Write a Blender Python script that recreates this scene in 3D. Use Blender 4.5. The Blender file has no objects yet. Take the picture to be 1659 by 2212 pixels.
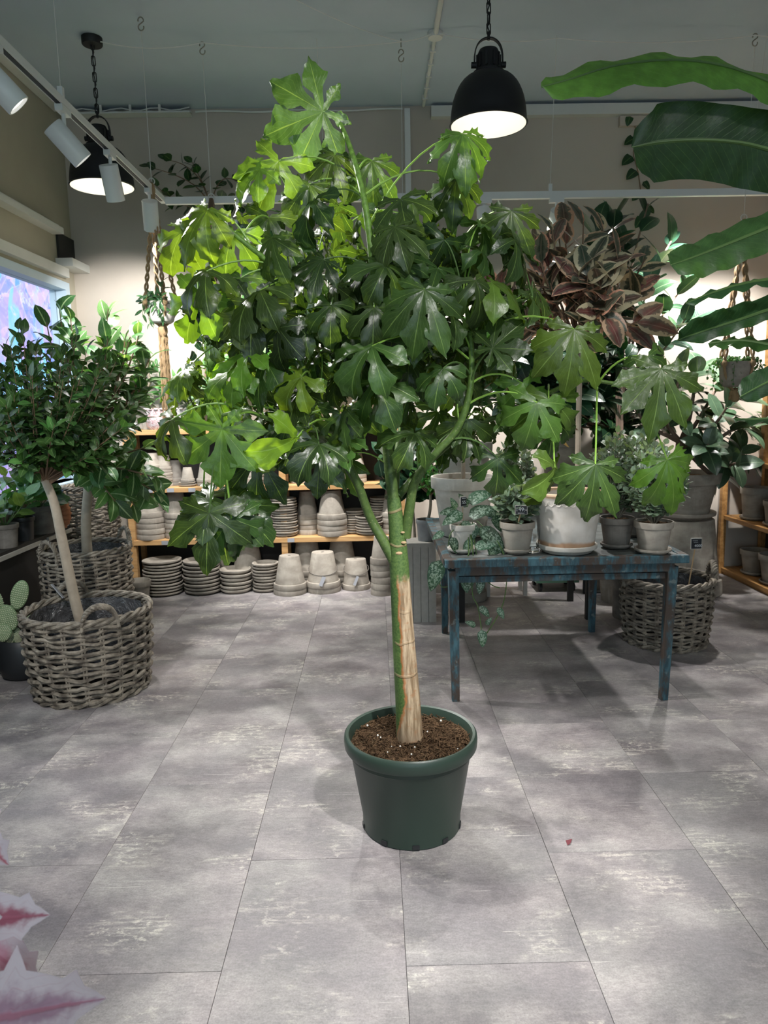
import bpy, math, random
import numpy as np
from mathutils import Vector, Matrix, noise as mnoise

R = math.radians
random.seed(7)
SC = bpy.context.scene
COL = SC.collection

# ---------------------------------------------------------------- camera
F, PITCH, ROLL, YAW, CAMZ = 1576.0, 0.14793, -0.01883, 0.01119, 1.51

def _dir(x, y, z=1.0):
    c, s = math.cos(ROLL), math.sin(ROLL)
    x, y = c*x - s*y, s*x + c*y
    cp, sp = math.cos(PITCH), math.sin(PITCH)
    X, Y, Z = x, cp*z + y*sp, -sp*z + y*cp
    c, s = math.cos(YAW), math.sin(YAW)
    return Vector((c*X + s*Y, -s*X + c*Y, Z))

def ray(px, py):
    return _dir((px - 829.5)/F, -(py - 1106)/F)

def at(px, py, Y):                       # point at distance Y into the room, seen at pixel (px, py)
    d = ray(px, py)
    return Vector((0, 0, CAMZ)) + d*(Y/d.y)

def onz(px, py, z=0.0):                  # point at height z seen at pixel (px, py)
    d = ray(px, py)
    return Vector((0, 0, CAMZ)) + d*((z - CAMZ)/d.z)

cam = bpy.data.cameras.new('camera')
cam.sensor_fit = 'HORIZONTAL'
cam.sensor_width = 36
cam.lens = F/1659*36
cam.clip_start = 0.05
cam.dof.use_dof = True
cam.dof.focus_distance = 2.5
cam.dof.aperture_fstop = 11
co = bpy.data.objects.new('camera', cam)
COL.objects.link(co)
rx, ry, rz = _dir(1, 0, 0), _dir(0, 1, 0), -_dir(0, 0, 1)
M = Matrix.Identity(4)
for i in range(3):
    M[i][0], M[i][1], M[i][2] = rx[i], ry[i], rz[i]
M[2][3] = CAMZ
co.matrix_world = M
SC.camera = co

# ---------------------------------------------------------------- view, world
vs = SC.view_settings
vs.view_transform = 'Standard'
vs.look = 'None'
vs.gamma = 1
vs.use_curve_mapping = False
vs.exposure = -0.6
w = bpy.data.worlds.new('world')
SC.world = w
w.use_nodes = True
bg = w.node_tree.nodes['Background']
bg.inputs[0].default_value = (0.68, 0.87, 1.0, 1)
bg.inputs[1].default_value = 3.3
SC.cycles.use_denoising = True
SC.cycles.max_bounces = 7
SC.cycles.adaptive_threshold = 0.02
SC.cycles.transparent_max_bounces = 12
SC.cycles.sample_clamp_indirect = 6

# ---------------------------------------------------------------- lamps of the shop outside the view (second ceiling track) and light of the heads in view
def spot(loc, tgt, power, angle, blend=0.5, color=(1, .93, .84), size=0.05):
    l = bpy.data.lights.new('spot_light', 'SPOT')
    l.energy, l.spot_size, l.spot_blend, l.color, l.shadow_soft_size = power, R(angle), blend, color, size
    o = bpy.data.objects.new('spot_light', l)
    COL.objects.link(o)
    o.location = loc
    o.rotation_euler = (Vector(tgt) - Vector(loc)).to_track_quat('-Z', 'Y').to_euler()
    return o

WHITE = (1, .975, .945)
# track parallel to the window, behind and above the camera
spot((0.92, 0.60, 2.92), (0.0, 2.25, 0.0), 680, 46, .7, WHITE)
spot((0.45, 0.10, 2.92), (0.0, 2.3, 1.8), 190, 56, .7, WHITE)
spot((1.60, 1.00, 2.92), (1.5, 3.4, 0.3), 110, 84, .8, WHITE)
spot((-1.36, 1.3, 2.78), (-1.65, 3.6, 0.2), 270, 60, .8, WHITE)
spot((-0.30, 0.2, 2.92), (0.1, 1.5, 0.0), 20, 95, .9, WHITE)
# heads of the left track in view, aimed across the room
spot((-1.33, 3.06, 2.66), (0.0, 2.55, 1.7), 380, 64, .5, WHITE)
spot((-1.33, 3.72, 2.66), (0.1, 2.7, 1.3), 330, 64, .5, WHITE)
spot((-1.43, 4.36, 2.58), (-1.5, 5.2, 0.6), 260, 84, .6, WHITE)
spot((-1.44, 5.08, 2.60), (-1.95, 6.15, 1.75), 240, 88, .6, WHITE)
# heads of the back track, aimed at the shelves and the wall
for x, tx, e in ((-0.95, -1.1, 300), (-0.2, -0.3, 300), (0.35, 0.3, 300), (1.1, 1.2, 420), (2.3, 2.35, 520), (2.85, 2.8, 420)):
    spot((x, 5.2, 2.82), (tx, 6.15, 1.45), e, 84, .8, WHITE)
spot((-0.95, 5.2, 2.85), (-0.55, 1.6, 0.0), 170, 44, .6, WHITE, .04)
spot((1.45, 5.2, 2.85), (0.75, 1.6, 0.0), 130, 44, .6, WHITE, .04)
# back track, aimed down into the room over the table, the floor and the tree
spot((1.0, 5.15, 2.80), (0.75, 3.8, 0.4), 260, 72, .5, WHITE)
spot((-0.3, 5.15, 2.80), (-0.45, 4.2, 0.0), 200, 84, .6, WHITE)
spot((2.3, 5.15, 2.80), (1.8, 4.0, 0.2), 220, 74, .6, WHITE)

# ---------------------------------------------------------------- mesh helpers
class G:
    def __init__(s):
        s.v, s.f, s.uv = [], [], []
    def add(s, vs, fs, uvs=None):
        b = len(s.v)
        s.v += [tuple(p) for p in vs]
        for k, q in enumerate(fs):
            s.f.append(tuple(b + i for i in q))
            s.uv.append(uvs[k] if uvs else [(0, 0)]*len(q))
        return s
    def box(s, x0, x1, y0, y1, z0, z1):
        vs = [(x, y, z) for z in (z0, z1) for y in (y0, y1) for x in (x0, x1)]
        return s.add(vs, [(0, 2, 3, 1), (4, 5, 7, 6), (0, 1, 5, 4), (2, 6, 7, 3), (0, 4, 6, 2), (1, 3, 7, 5)])
    def bar(s, a, b, wx, wy, up=(0, 0, 1)):      # rectangular bar from a to b
        a, b = Vector(a), Vector(b)
        d = (b - a).normalized()
        u = Vector(up)
        if abs(d.dot(u)) > .95: u = Vector((0, 1, 0))
        x = d.cross(u).normalized()*wx/2
        y = x.cross(d).normalized()*wy/2
        vs = [p + i*x + j*y for p in (a, b) for i, j in ((-1, -1), (1, -1), (1, 1), (-1, 1))]
        return s.add(vs, [(0, 1, 2, 3), (7, 6, 5, 4), (0, 4, 5, 1), (1, 5, 6, 2), (2, 6, 7, 3), (3, 7, 4, 0)])
    def lathe(s, prof, n=32, c=(0, 0, 0), wob=0.0):
        vs, fs, uvs = [], [], []
        m = len(prof)
        L = [0]
        for a, b in zip(prof, prof[1:]): L.append(L[-1] + math.hypot(b[0]-a[0], b[1]-a[1]))
        for j in range(n):
            a = 2*math.pi*j/n
            for r, z in prof:
                k = 1 + wob*math.sin(3*a + 1.3)
                vs.append((c[0] + r*k*math.cos(a), c[1] + r*k*math.sin(a), c[2] + z))
        for j in range(n):
            k = (j + 1) % n
            for i in range(m - 1):
                fs.append((j*m+i, k*m+i, k*m+i+1, j*m+i+1))
                uvs.append([(j/n, L[i]), ((j+1)/n, L[i]), ((j+1)/n, L[i+1]), (j/n, L[i+1])])
        return s.add(vs, fs, uvs)
    def tube(s, pts, r, n=6, closed=False, cap=True):
        pts = [Vector(p) for p in pts]
        m = len(pts)
        if not hasattr(r, '__len__'): r = [r]*m
        vs, fs, uvs = [], [], []
        nrm = None
        ln = 0
        Ls = []
        for i, p in enumerate(pts):
            if closed: t = pts[(i+1) % m] - pts[i-1]
            else: t = pts[min(i+1, m-1)] - pts[max(i-1, 0)]
            t = t.normalized() if t.length > 1e-9 else Vector((0, 0, 1))
            if nrm is None:
                nrm = t.cross(Vector((0, 1, 0)))
                if nrm.length < .1: nrm = t.cross(Vector((1, 0, 0)))
            nrm = (nrm - t*nrm.dot(t)).normalized()
            b = t.cross(nrm)
            if i: ln += (p - pts[i-1]).length
            Ls.append(ln)
            for j in range(n):
                a = 2*math.pi*j/n
                vs.append(p + (nrm*math.cos(a) + b*math.sin(a))*r[i])
        for i in range(m if closed else m-1):
            k = (i+1) % m
            for j in range(n):
                q = (j+1) % n
                fs.append((i*n+j, i*n+q, k*n+q, k*n+j))
                l1 = Ls[k] if k else Ls[i] + .01
                uvs.append([(j/n, Ls[i]), ((j+1)/n, Ls[i]), ((j+1)/n, l1), (j/n, l1)])
        if cap and not closed:
            fs.append(tuple(range(n-1, -1, -1))); uvs.append([(0, 0)]*n)
            fs.append(tuple((m-1)*n + j for j in range(n))); uvs.append([(0, ln)]*n)
        return s.add(vs, fs, uvs)
    def ball(s, c, r, n=8, m=5, sc=(1, 1, 1)):
        prof = [(max(1e-5, r*math.sin(math.pi*i/m)), -r*math.cos(math.pi*i/m)) for i in range(m+1)]
        g = G().lathe(prof, n)
        return s.add([(c[0]+x*sc[0], c[1]+y*sc[1], c[2]+z*sc[2]) for x, y, z in g.v], g.f)
    def mesh(s, name, smooth=True, ang=40):
        me = bpy.data.meshes.new(name)
        me.from_pydata(s.v, [], s.f)
        if any(u != (0, 0) for q in s.uv for u in q):
            l = me.uv_layers.new(name='UVMap')
            l.data.foreach_set('uv', np.array([c for q in s.uv for u in q for c in u], dtype=np.float32))
        me.update()
        if smooth:
            me.shade_smooth()
            if ang: me.set_sharp_from_angle(angle=R(ang))
        return me

def link(name, me, mat=None, parent=None, loc=None):
    if isinstance(me, G): me = me.mesh(name)
    if mat is not None and not me.materials: me.materials.append(mat)
    o = bpy.data.objects.new(name, me)
    COL.objects.link(o)
    if parent is not None:
        o.parent = parent
    if loc is not None:
        o.location = loc
    return o

def part(name, g, mat, root, smooth=True, ang=40):   # geometry given in world coordinates, under root
    off = wloc(root)
    g.v = [(x - off[0], y - off[1], z - off[2]) for x, y, z in g.v]
    return link(name, g.mesh(name, smooth, ang), mat, root)

def wloc(o):
    l = Vector((0, 0, 0))
    while o is not None:
        l = l + o.location
        o = o.parent
    return l

def tag(o, label, cat, group=None):
    o['label'], o['category'] = label, cat
    if group: o['group'] = group
    return o

def thing(name, label, cat, loc, group=None):
    o = bpy.data.objects.new(name, None)
    o.empty_display_size = .05
    COL.objects.link(o)
    o.location = loc
    return tag(o, label, cat, group)

def struct(name, g, mat, smooth=False):
    o = link(name, g.mesh(name, smooth), mat)
    o['kind'] = 'structure'
    return o

def bevel(o, wd=.004, seg=2):
    m = o.modifiers.new('bevel', 'BEVEL')
    m.width, m.segments, m.limit_method, m.angle_limit = wd, seg, 'ANGLE', R(40)
    return o

def frame(d, n, loc, s=1.0):
    x = Vector(d).normalized()
    n = Vector(n)
    z = (n - x*n.dot(x))
    if z.length < 1e-3: z = x.orthogonal()
    z.normalize()
    y = z.cross(x)
    M = Matrix.Identity(4)
    for i in range(3):
        M[i][0], M[i][1], M[i][2], M[i][3] = x[i]*s, y[i]*s, z[i]*s, loc[i]
    return M

def bez(a, b, c, n):
    a, b, c = Vector(a), Vector(b), Vector(c)
    return [a*(1-t)**2 + b*2*t*(1-t) + c*t*t for t in [i/n for i in range(n+1)]]

def smoothline(pts, k=4):
    pts = [Vector(p) for p in pts]
    out = []
    for i in range(len(pts)-1):
        p0, p1, p2, p3 = pts[max(i-1, 0)], pts[i], pts[i+1], pts[min(i+2, len(pts)-1)]
        for j in range(k):
            t = j/k
            out.append(.5*((2*p1) + (p2-p0)*t + (2*p0-5*p1+4*p2-p3)*t*t + (3*p1-p0-3*p2+p3)*t**3))
    out.append(pts[-1])
    return out

def lerp(a, b, t): return a + (b-a)*t

# ---------------------------------------------------------------- materials
class N:
    def __init__(s, name):
        s.m = bpy.data.materials.new(name)
        s.m.use_nodes = True
        s.t = s.m.node_tree
        s.t.nodes.clear()
    def n(s, typ, **kw):
        nd = s.t.nodes.new('ShaderNode' + typ)
        ins = kw.pop('ins', {})
        for k, v in kw.items(): setattr(nd, k, v)
        for k, v in ins.items(): s.set(nd, k, v)
        return nd
    def set(s, nd, k, v):
        sk = nd.inputs[k]
        if isinstance(v, bpy.types.NodeSocket): s.t.links.new(v, sk)
        elif isinstance(v, tuple) and len(v) == 3 and sk.type == 'RGBA': sk.default_value = (*v, 1)
        else: sk.default_value = v
    def noise(s, vec, scale, detail=4, rough=.55, dist=0):
        nd = s.n('TexNoise', ins={'Scale': scale, 'Detail': detail, 'Roughness': rough, 'Distortion': dist})
        if vec is not None: s.set(nd, 'Vector', vec)
        return nd.outputs['Fac']
    def map(s, vec, scale=(1, 1, 1), loc=(0, 0, 0), rot=(0, 0, 0)):
        return s.n('Mapping', ins={'Vector': vec, 'Scale': scale, 'Location': loc, 'Rotation': rot}).outputs[0]
    def rng(s, v, a, b, c=0.0, d=1.0):
        return s.n('MapRange', ins={0: v, 1: a, 2: b, 3: c, 4: d}, interpolation_type='SMOOTHSTEP').outputs[0]
    def math(s, op, a, b=0.0, c=0.0):
        return s.n('Math', operation=op, ins={0: a, 1: b, 2: c}).outputs[0]
    def mix(s, f, a, b, mode='MIX'):
        nd = s.n('Mix', data_type='RGBA', blend_type=mode)
        s.set(nd, 0, f); s.set(nd, 6, a); s.set(nd, 7, b)
        return nd.outputs[2]
    def bump(s, h, strength=.3, dist=.01):
        return s.n('Bump', ins={'Height': h, 'Strength': strength, 'Distance': dist}).outputs[0]
    def pos(s): return s.n('NewGeometry').outputs['Position']
    def obj(s): return s.n('TexCoord').outputs['Object']
    def uvc(s): return s.n('TexCoord').outputs['UV']
    def rnd(s): return s.n('ObjectInfo').outputs['Random']
    def done(s, color, rough=.6, metal=0, spec=.5, normal=None, trans=0, alpha=None, emis=None, estr=0, translucent=None, tfac=.3, ior=None, coat=0):
        p = s.n('BsdfPrincipled', ins={'Base Color': color, 'Roughness': rough, 'Metallic': metal, 'Specular IOR Level': spec, 'Transmission Weight': trans, 'Coat Weight': coat})
        if normal is not None: s.set(p, 'Normal', normal)
        if alpha is not None: s.set(p, 'Alpha', alpha)
        if ior: s.set(p, 'IOR', ior)
        if emis is not None:
            s.set(p, 'Emission Color', emis); s.set(p, 'Emission Strength', estr)
        out = p.outputs[0]
        if translucent is not None:
            tr = s.n('BsdfTranslucent', ins={'Color': translucent})
            if normal is not None: s.set(tr, 'Normal', normal)
            out = s.n('MixShader', ins={0: tfac, 1: out, 2: tr.outputs[0]}).outputs[0]
        o = s.n('OutputMaterial')
        s.t.links.new(out, o.inputs[0])
        return s.m

def plain(name, c, rough=.5, metal=0, spec=.5, var=.12, vs=8, bump=.0, **kw):
    k = N(name)
    p = k.pos()
    nz = k.noise(p, vs, 5)
    col = k.mix(nz, tuple(x*(1-var) for x in c), tuple(min(1, x*(1+var)) for x in c))
    return k.done(col, rough, metal, spec, k.bump(k.noise(p, vs*8, 3), bump, .005) if bump else None, **kw)

def m_floor():
    k = N('vinyl_tile')
    r = k.rnd()
    off = k.n('CombineXYZ', ins={0: k.math('MULTIPLY', r, 37.0), 1: k.math('MULTIPLY', r, 91.0), 2: 0.0}).outputs[0]
    p = k.n('VectorMath', operation='ADD', ins={0: k.pos(), 1: off}).outputs[0]
    a = k.noise(k.map(p, (3.0, 4.0, 1)), 1.0, 9, .62)
    c = k.mix(k.rng(a, .32, .68), (.150, .138, .142), (.37, .35, .335))
    big = k.noise(k.map(p, (1.6, 2.0, 1), (2, 9, 0)), 1.0, 4, .6)
    c = k.mix(k.rng(big, .45, .68, 0, .65), c, (.155, .15, .155))
    c = k.mix(k.rng(big, .25, .42, .35, 0), c, (.40, .36, .33))
    a2 = k.noise(k.map(p, (9, 14, 1)), 1.0, 6, .6)
    c = k.mix(k.rng(a2, .35, .7, 0, .35), c, (.18, .172, .178))
    patch = k.rng(k.noise(k.map(p, (2.6, 3.6, 1), (5, 3, 0)), 1.0, 5, .6), .51, .64)
    streak = k.rng(k.noise(k.map(p, (6.0, 60, 1)), 1.0, 9, .72), .46, .70)
    grit = k.rng(k.noise(k.map(p, (30, 42, 1)), 1.0, 6, .7), .50, .62)
    cream = k.math('MULTIPLY', patch, k.math('MAXIMUM', streak, k.math('MULTIPLY', grit, .8)))
    c = k.mix(k.math('MULTIPLY', cream, .66), c, (.68, .65, .56))
    scr = k.math('MULTIPLY', k.rng(k.noise(k.map(p, (3.2, 150, 1), (1, 7, 0)), 1.0, 3, .5), .67, .71), k.rng(k.noise(p, 5.0, 3), .5, .6))
    c = k.mix(k.math('MULTIPLY', scr, .6), c, (.62, .60, .55))
    specks = k.rng(k.noise(p, 120.0, 2, .5), .69, .72)
    c = k.mix(k.math('MULTIPLY', specks, k.math('MULTIPLY', patch, .7)), c, (.7, .68, .62))
    gr = k.noise(k.map(p, (1, 1, 1), (3, 3, 0)), 170.0, 4, .75)
    gr2 = k.noise(k.map(p, (40, 90, 1)), 1.0, 6, .7)
    gv = k.math('MULTIPLY', k.rng(gr, .25, .75, .80, 1.20), k.rng(gr2, .3, .7, .86, 1.14))
    c = k.mix(1.0, c, k.n('CombineColor', ins={0: gv, 1: gv, 2: gv}).outputs[0], 'MULTIPLY')
    tint = k.noise(k.map(p, (2.2, 3.1, 1), (7, 1, 0)), 1.0, 3)
    c = k.mix(k.rng(tint, .35, .65, 0, .5), c, k.mix(1.0, c, (1.05, .97, 1.03), 'MULTIPLY'))
    dsp = k.rng(k.noise(k.map(p, (1, 1, 1), (9, 2, 0)), 160.0, 2, .5), .70, .74, 0, .5)
    c = k.mix(dsp, c, (.07, .065, .065))
    h = k.math('ADD', a2, k.math('MULTIPLY', cream, .6))
    return k.done(c, k.rng(a, .3, .7, .42, .58), 0, .4, k.bump(h, .12, .004))

def m_wall(name, c, sc=1.2):
    k = N(name)
    p = k.pos()
    a = k.noise(p, sc, 6, .6)
    b = k.noise(p, 90.0, 3)
    col = k.mix(k.rng(a, .3, .7), tuple(x*.93 for x in c), tuple(x*1.05 for x in c))
    return k.done(col, .85, 0, .2, k.bump(b, .08, .003))

def m_clay(name, c, c2, seedoff=0.0):
    k = N(name)
    p, r = k.pos(), k.rnd()
    a = k.noise(k.map(p, (9, 9, 14), (seedoff, 0, 0)), 1.0, 6, .6)
    col = k.mix(k.rng(a, .32, .7), c, c2)
    st = k.rng(k.noise(k.map(p, (40, 40, 6)), 1.0, 4), .55, .75, 0, .35)
    col = k.mix(st, col, tuple(min(1, x*1.3) for x in c2))
    hs = k.n('HueSaturation', ins={'Value': k.math('MULTIPLY_ADD', r, .25, .88), 'Color': col, 'Saturation': 1.0, 'Hue': .5, 'Fac': 1.0}).outputs[0]
    return k.done(hs, .82, 0, .25, k.bump(k.noise(p, 120.0, 4), .12, .002))

def m_leaf(name, nveins=9, vein=(.45, .62, .25), vfac=.55, rough=.32, tfac=.32, slope=.35, mid=.05, tcol=(1.5, 1.45, .55), pattern=None, spec=.5):
    k = N(name)
    oi = k.n('ObjectInfo')
    isl = k.n('NewGeometry').outputs['Random Per Island']
    sx = k.n('SeparateXYZ', ins={0: k.uvc()})
    u, v = sx.outputs[0], sx.outputs[1]
    au = k.math('ABSOLUTE', k.math('SUBTRACT', u, .5))            # 0 at midrib, .5 at margin
    base = k.n('HueSaturation', ins={'Color': oi.outputs['Color'], 'Hue': k.math('MULTIPLY_ADD', oi.outputs['Random'], .03, .485), 'Saturation': 1.0,
               'Value': k.math('MULTIPLY_ADD', isl, .5, k.math('MULTIPLY_ADD', oi.outputs['Random'], .45, .55)), 'Fac': 1.0}).outputs[0]
    blot = k.rng(k.noise(k.pos(), 22.0, 3), .3, .75, .82, 1.18)
    base = k.mix(1.0, base, k.n('CombineColor', ins={0: blot, 1: blot, 2: blot}).outputs[0], 'MULTIPLY')
    if pattern: base = pattern(k, base, au, v, oi)
    m1 = k.rng(au, mid*.35, mid, 1, 0)
    ph = k.math('FRACT', k.math('MULTIPLY', k.math('SUBTRACT', v, k.math('MULTIPLY', au, slope*2)), float(nveins)))
    d = k.math('ABSOLUTE', k.math('SUBTRACT', ph, .5))
    m2 = k.math('MULTIPLY', k.rng(d, .015, .06, 1, 0), .30)
    vm = k.math('MULTIPLY', k.math('MAXIMUM', m1, m2), vfac)
    col = k.mix(vm, base, vein)
    h = k.math('MAXIMUM', k.math('MULTIPLY', m1, 1.0), k.math('MULTIPLY', m2, .8))
    nrm = k.bump(k.math('SUBTRACT', k.noise(k.pos(), 60.0, 2), h), .25, .004)
    tr = k.mix(1.0, col, tcol, 'MULTIPLY')
    return k.done(col, rough, 0, spec, nrm, translucent=tr, tfac=tfac)

def pat_variegated(k, base, au, v, oi):       # dark centre, cream to pink margin
    nz = k.noise(k.map(k.obj(), (3, 3, 3)), 1.6, 4, .6)
    off = k.math('MULTIPLY_ADD', k.rnd(), .16, -.06)
    e = k.math('ADD', k.math('ADD', au, off), k.math('MULTIPLY', k.math('SUBTRACT', nz, .5), .75))
    mk = k.rng(e, .33, .40)
    cream = k.mix(k.rng(k.rnd(), .2, .8), (.62, .32, .22), (.58, .52, .34))
    gr = k.rng(k.math('ADD', au, k.math('MULTIPLY', nz, .5)), .32, .5)
    grey = k.mix(k.math('MULTIPLY', gr, .6), base, (.16, .17, .12))
    return k.mix(mk, grey, cream)

def pat_silver(k, base, au, v, oi):           # silver splashes
    nz = k.noise(k.map(k.uvc(), (9, 16, 1)), 1.0, 3, .6)
    nz2 = k.noise(k.map(k.obj(), (12, 12, 12)), 1.0, 3, .6)
    mk = k.rng(k.math('ADD', k.math('MULTIPLY', nz2, .6), k.math('MULTIPLY', nz, .4)), .50, .55)
    edge = k.rng(au, .40, .47, 1, 0)
    return k.mix(k.math('MULTIPLY', mk, edge), base, (.27, .37, .30))

def pat_pink(k, base, au, v, oi):
    nz = k.noise(k.obj(), 6.0, 5, .6)
    mk = k.rng(k.math('ADD', au, k.math('MULTIPLY', k.math('SUBTRACT', nz, .5), .8)), .08, .36)
    return k.mix(mk, base, (.95, .82, .85))

MT = {}
MT['floor'] = m_floor()
MT['grout'] = plain('joint_dark', (.06, .058, .06), .9)
MT['wall'] = m_wall('taupe_plaster', (.50, .445, .385))
MT['wall_left'] = m_wall('olive_plaster', (.40, .365, .29))
MT['ceiling'] = m_wall('grey_ceiling_paint', (.46, .53, .60), .7)
MT['white'] = plain('white_lacquer', (.72, .73, .72), .4, var=.03)
MT['white_dull'] = plain('white_pvc', (.62, .62, .59), .55, var=.06)
MT['black'] = plain('black_metal', (.012, .012, .013), .55, .1, .4)
MT['lampin'] = plain('lamp_enamel', (.86, .86, .80), .5, var=.02)
MT['steel'] = plain('steel', (.35, .34, .31), .35, .9)
MT['clay'] = m_clay('grey_clay', (.26, .23, .195), (.38, .345, .295))
MT['clayw'] = m_clay('pale_clay', (.50, .465, .41), (.64, .61, .56))
MT['clayd'] = m_clay('dark_clay', (.12, .108, .095), (.20, .185, .165))
MT['wood'] = None
def m_wood(name, c1, c2, sc=(2, 30, 30), rough=.55):
    k = N(name)
    p = k.map(k.pos(), sc)
    a = k.noise(p, 1.0, 6, .6, .6)
    col = k.mix(k.rng(a, .3, .7), c1, c2)
    return k.done(col, rough, 0, .35, k.bump(a, .15, .003))

def m_wicker():
    k = N('wicker')
    p, r = k.pos(), k.rnd()
    a = k.noise(k.map(p, (22, 22, 22)), 1.0, 4, .6)
    col = k.mix(k.rng(a, .3, .7), (.085, .07, .055), (.31, .27, .215))
    b = k.noise(p, 260.0, 2)
    col = k.mix(k.rng(k.noise(p, 9.0, 3), .55, .75, 0, .5), col, (.36, .32, .26))
    return k.done(col, .62, 0, .35, k.bump(b, .15, .002))

def m_painted(name):
    k = N(name)
    p = k.pos()
    a = k.noise(k.map(p, (14, 14, 5)), 1.0, 7, .68)
    b = k.noise(k.map(p, (60, 60, 14)), 1.0, 4)
    col = k.mix(k.rng(b, .3, .7), (.028, .062, .078), (.065, .15, .185))
    col = k.mix(k.rng(a, .44, .58), col, (.068, .05, .040))
    col = k.mix(k.rng(k.noise(p, 30.0, 5), .62, .7, 0, .5), col, (.24, .27, .25))
    return k.done(col, .6, 0, .35, k.bump(a, .35, .003))

def m_tabletop():
    k = N('worn_tabletop')
    p = k.pos()
    a = k.noise(k.map(p, (5, 16, 16)), 1.0, 7, .65)
    col = k.mix(k.rng(a, .35, .65), (.055, .06, .06), (.15, .165, .16))
    col = k.mix(k.rng(k.noise(p, 11.0, 5, .7), .55, .65, 0, .7), col, (.07, .12, .135))
    col = k.mix(k.rng(k.noise(p, 25.0, 5, .7), .6, .68, 0, .7), col, (.13, .085, .06))
    return k.done(col, .5, 0, .4, k.bump(a, .25, .003))

def m_trunk():            # green bark, on one side corky tan bark
    k = N('tree_bark')
    sx = k.n('SeparateXYZ', ins={0: k.uvc()})
    u, v = sx.outputs[0], sx.outputs[1]
    p = k.pos()
    n1 = k.noise(k.map(p, (60, 60, 7)), 1.0, 4, .65)
    n2 = k.noise(p, 140.0, 3)
    green = k.mix(k.rng(n2, .3, .7), (.05, .10, .025), (.10, .165, .045))
    cork = k.mix(k.rng(n1, .35, .65), (.20, .135, .075), (.50, .385, .255))
    cork = k.mix(k.rng(k.noise(k.map(p, (30, 30, 60)), 1.0, 3), .55, .7, 0, .5), cork, (.34, .15, .06))
    e = k.math('ADD', k.math('ABSOLUTE', k.math('SUBTRACT', u, TR_U)), k.math('MULTIPLY', k.math('SUBTRACT', k.noise(p, 25.0, 4), .5), .12))
    low = k.rng(v, .0, .22, .22, 0)          # the foot of the trunk is corky all round
    side = k.rng(k.math('SUBTRACT', e, low), .205, .235, 1, 0)
    top = k.rng(k.math('ADD', v, k.math('MULTIPLY', k.math('SUBTRACT', k.noise(p, 30.0, 3), .5), .10)), TR_TOP-.01, TR_TOP+.03, 1, 0)
    mk = k.math('MULTIPLY', side, top)
    edge = k.rng(k.math('ABSOLUTE', k.math('SUBTRACT', k.math('SUBTRACT', e, low), .21)), .0, .03, .8, 0)
    col = k.mix(mk, green, cork)
    col = k.mix(k.math('MULTIPLY', edge, top), col, (.38, .14, .04))
    foot = k.rng(v, .02, .15, .65, 0)
    col = k.mix(foot, col, (.16, .115, .08))
    sc = k.math('FRACT', k.math('MULTIPLY', v, 8.5))
    ring = k.rng(k.math('ABSOLUTE', k.math('SUBTRACT', sc, k.math('MULTIPLY_ADD', k.noise(p, 8.0, 2), .5, .25))), .02, .05, 1, 0)
    ring = k.math('MULTIPLY', ring, k.rng(k.noise(k.map(p, (9, 9, 4)), 1.0, 2), .45, .55))
    col = k.mix(k.math('MULTIPLY', ring, .6), col, (.33, .23, .13))
    h = k.math('ADD', k.math('MULTIPLY', n1, k.math('MULTIPLY_ADD', mk, .8, .2)), k.math('MULTIPLY', ring, .8))
    return k.done(col, .6, 0, .35, k.bump(h, .5, .006))

def m_branch():
    k = N('green_bark')
    p = k.pos()
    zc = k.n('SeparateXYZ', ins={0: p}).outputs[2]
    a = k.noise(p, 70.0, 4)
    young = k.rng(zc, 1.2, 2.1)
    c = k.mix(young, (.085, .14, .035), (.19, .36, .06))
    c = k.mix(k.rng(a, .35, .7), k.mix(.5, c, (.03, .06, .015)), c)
    sp = k.rng(k.noise(p, 200.0, 2), .66, .72, 0, .5)
    c = k.mix(sp, c, (.45, .42, .22))
    return k.done(c, .5, 0, .4, k.bump(a, .15, .003))

def m_soil():
    k = N('peat_soil')
    p = k.pos()
    a = k.noise(p, 70.0, 8, .7, .8)
    c = k.mix(k.rng(a, .3, .7), (.040, .024, .014), (.22, .135, .075))
    c = k.mix(k.rng(k.noise(p, 24.0, 4), .55, .7, 0, .5), c, (.21, .15, .085))
    return k.done(c, .95, 0, .1, k.bump(k.noise(p, 160.0, 6, .75, 1.0), .9, .012))

TR_U, TR_TOP = 0.0, .58
MT['wood'] = m_wood('shelf_pine', (.40, .22, .085), (.60, .37, .17))
MT['woodr'] = m_wood('orange_pine', (.28, .135, .04), (.44, .24, .085), (30, 3, 30))
MT['panel'] = plain('dark_panel', (.022, .02, .018), .75)
MT['wicker'] = m_wicker()
MT['paint'] = m_painted('worn_blue_paint')
MT['ttop'] = m_tabletop()
MT['trunk'] = None
MT['branch'] = m_branch()
MT['soil'] = m_soil()
MT['potgreen'] = plain('green_plastic', (.026, .045, .034), .40, spec=.45, var=.10, vs=5, bump=.04)
MT['petiole'] = plain('petiole_green', (.24, .42, .07), .45, var=.2)
MT['petiole_d'] = plain('petiole_dark', (.08, .15, .04), .5, var=.2)
MT['twig'] = plain('twig_brown', (.20, .125, .075), .75, var=.3, vs=30)
MT['barkgrey'] = plain('grey_bark', (.36, .30, .23), .75, var=.3, vs=25, bump=.2)
MT['barkred'] = plain('brown_bark', (.22, .15, .11), .7, var=.3, vs=25, bump=.2)
MT['jute'] = plain('jute_rope', (.33, .22, .115), .9, var=.35, vs=60, bump=.5)
MT['juted'] = plain('jute_rope_dark', (.13, .085, .055), .9, var=.35, vs=60, bump=.5)
MT['black_plastic'] = plain('black_plastic', (.016, .018, .02), .45)
MT['chalk'] = plain('chalkboard', (.02, .022, .028), .7)
MT['chalk_white'] = plain('chalk_white', (.75, .76, .78), .8, var=.03)
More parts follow.
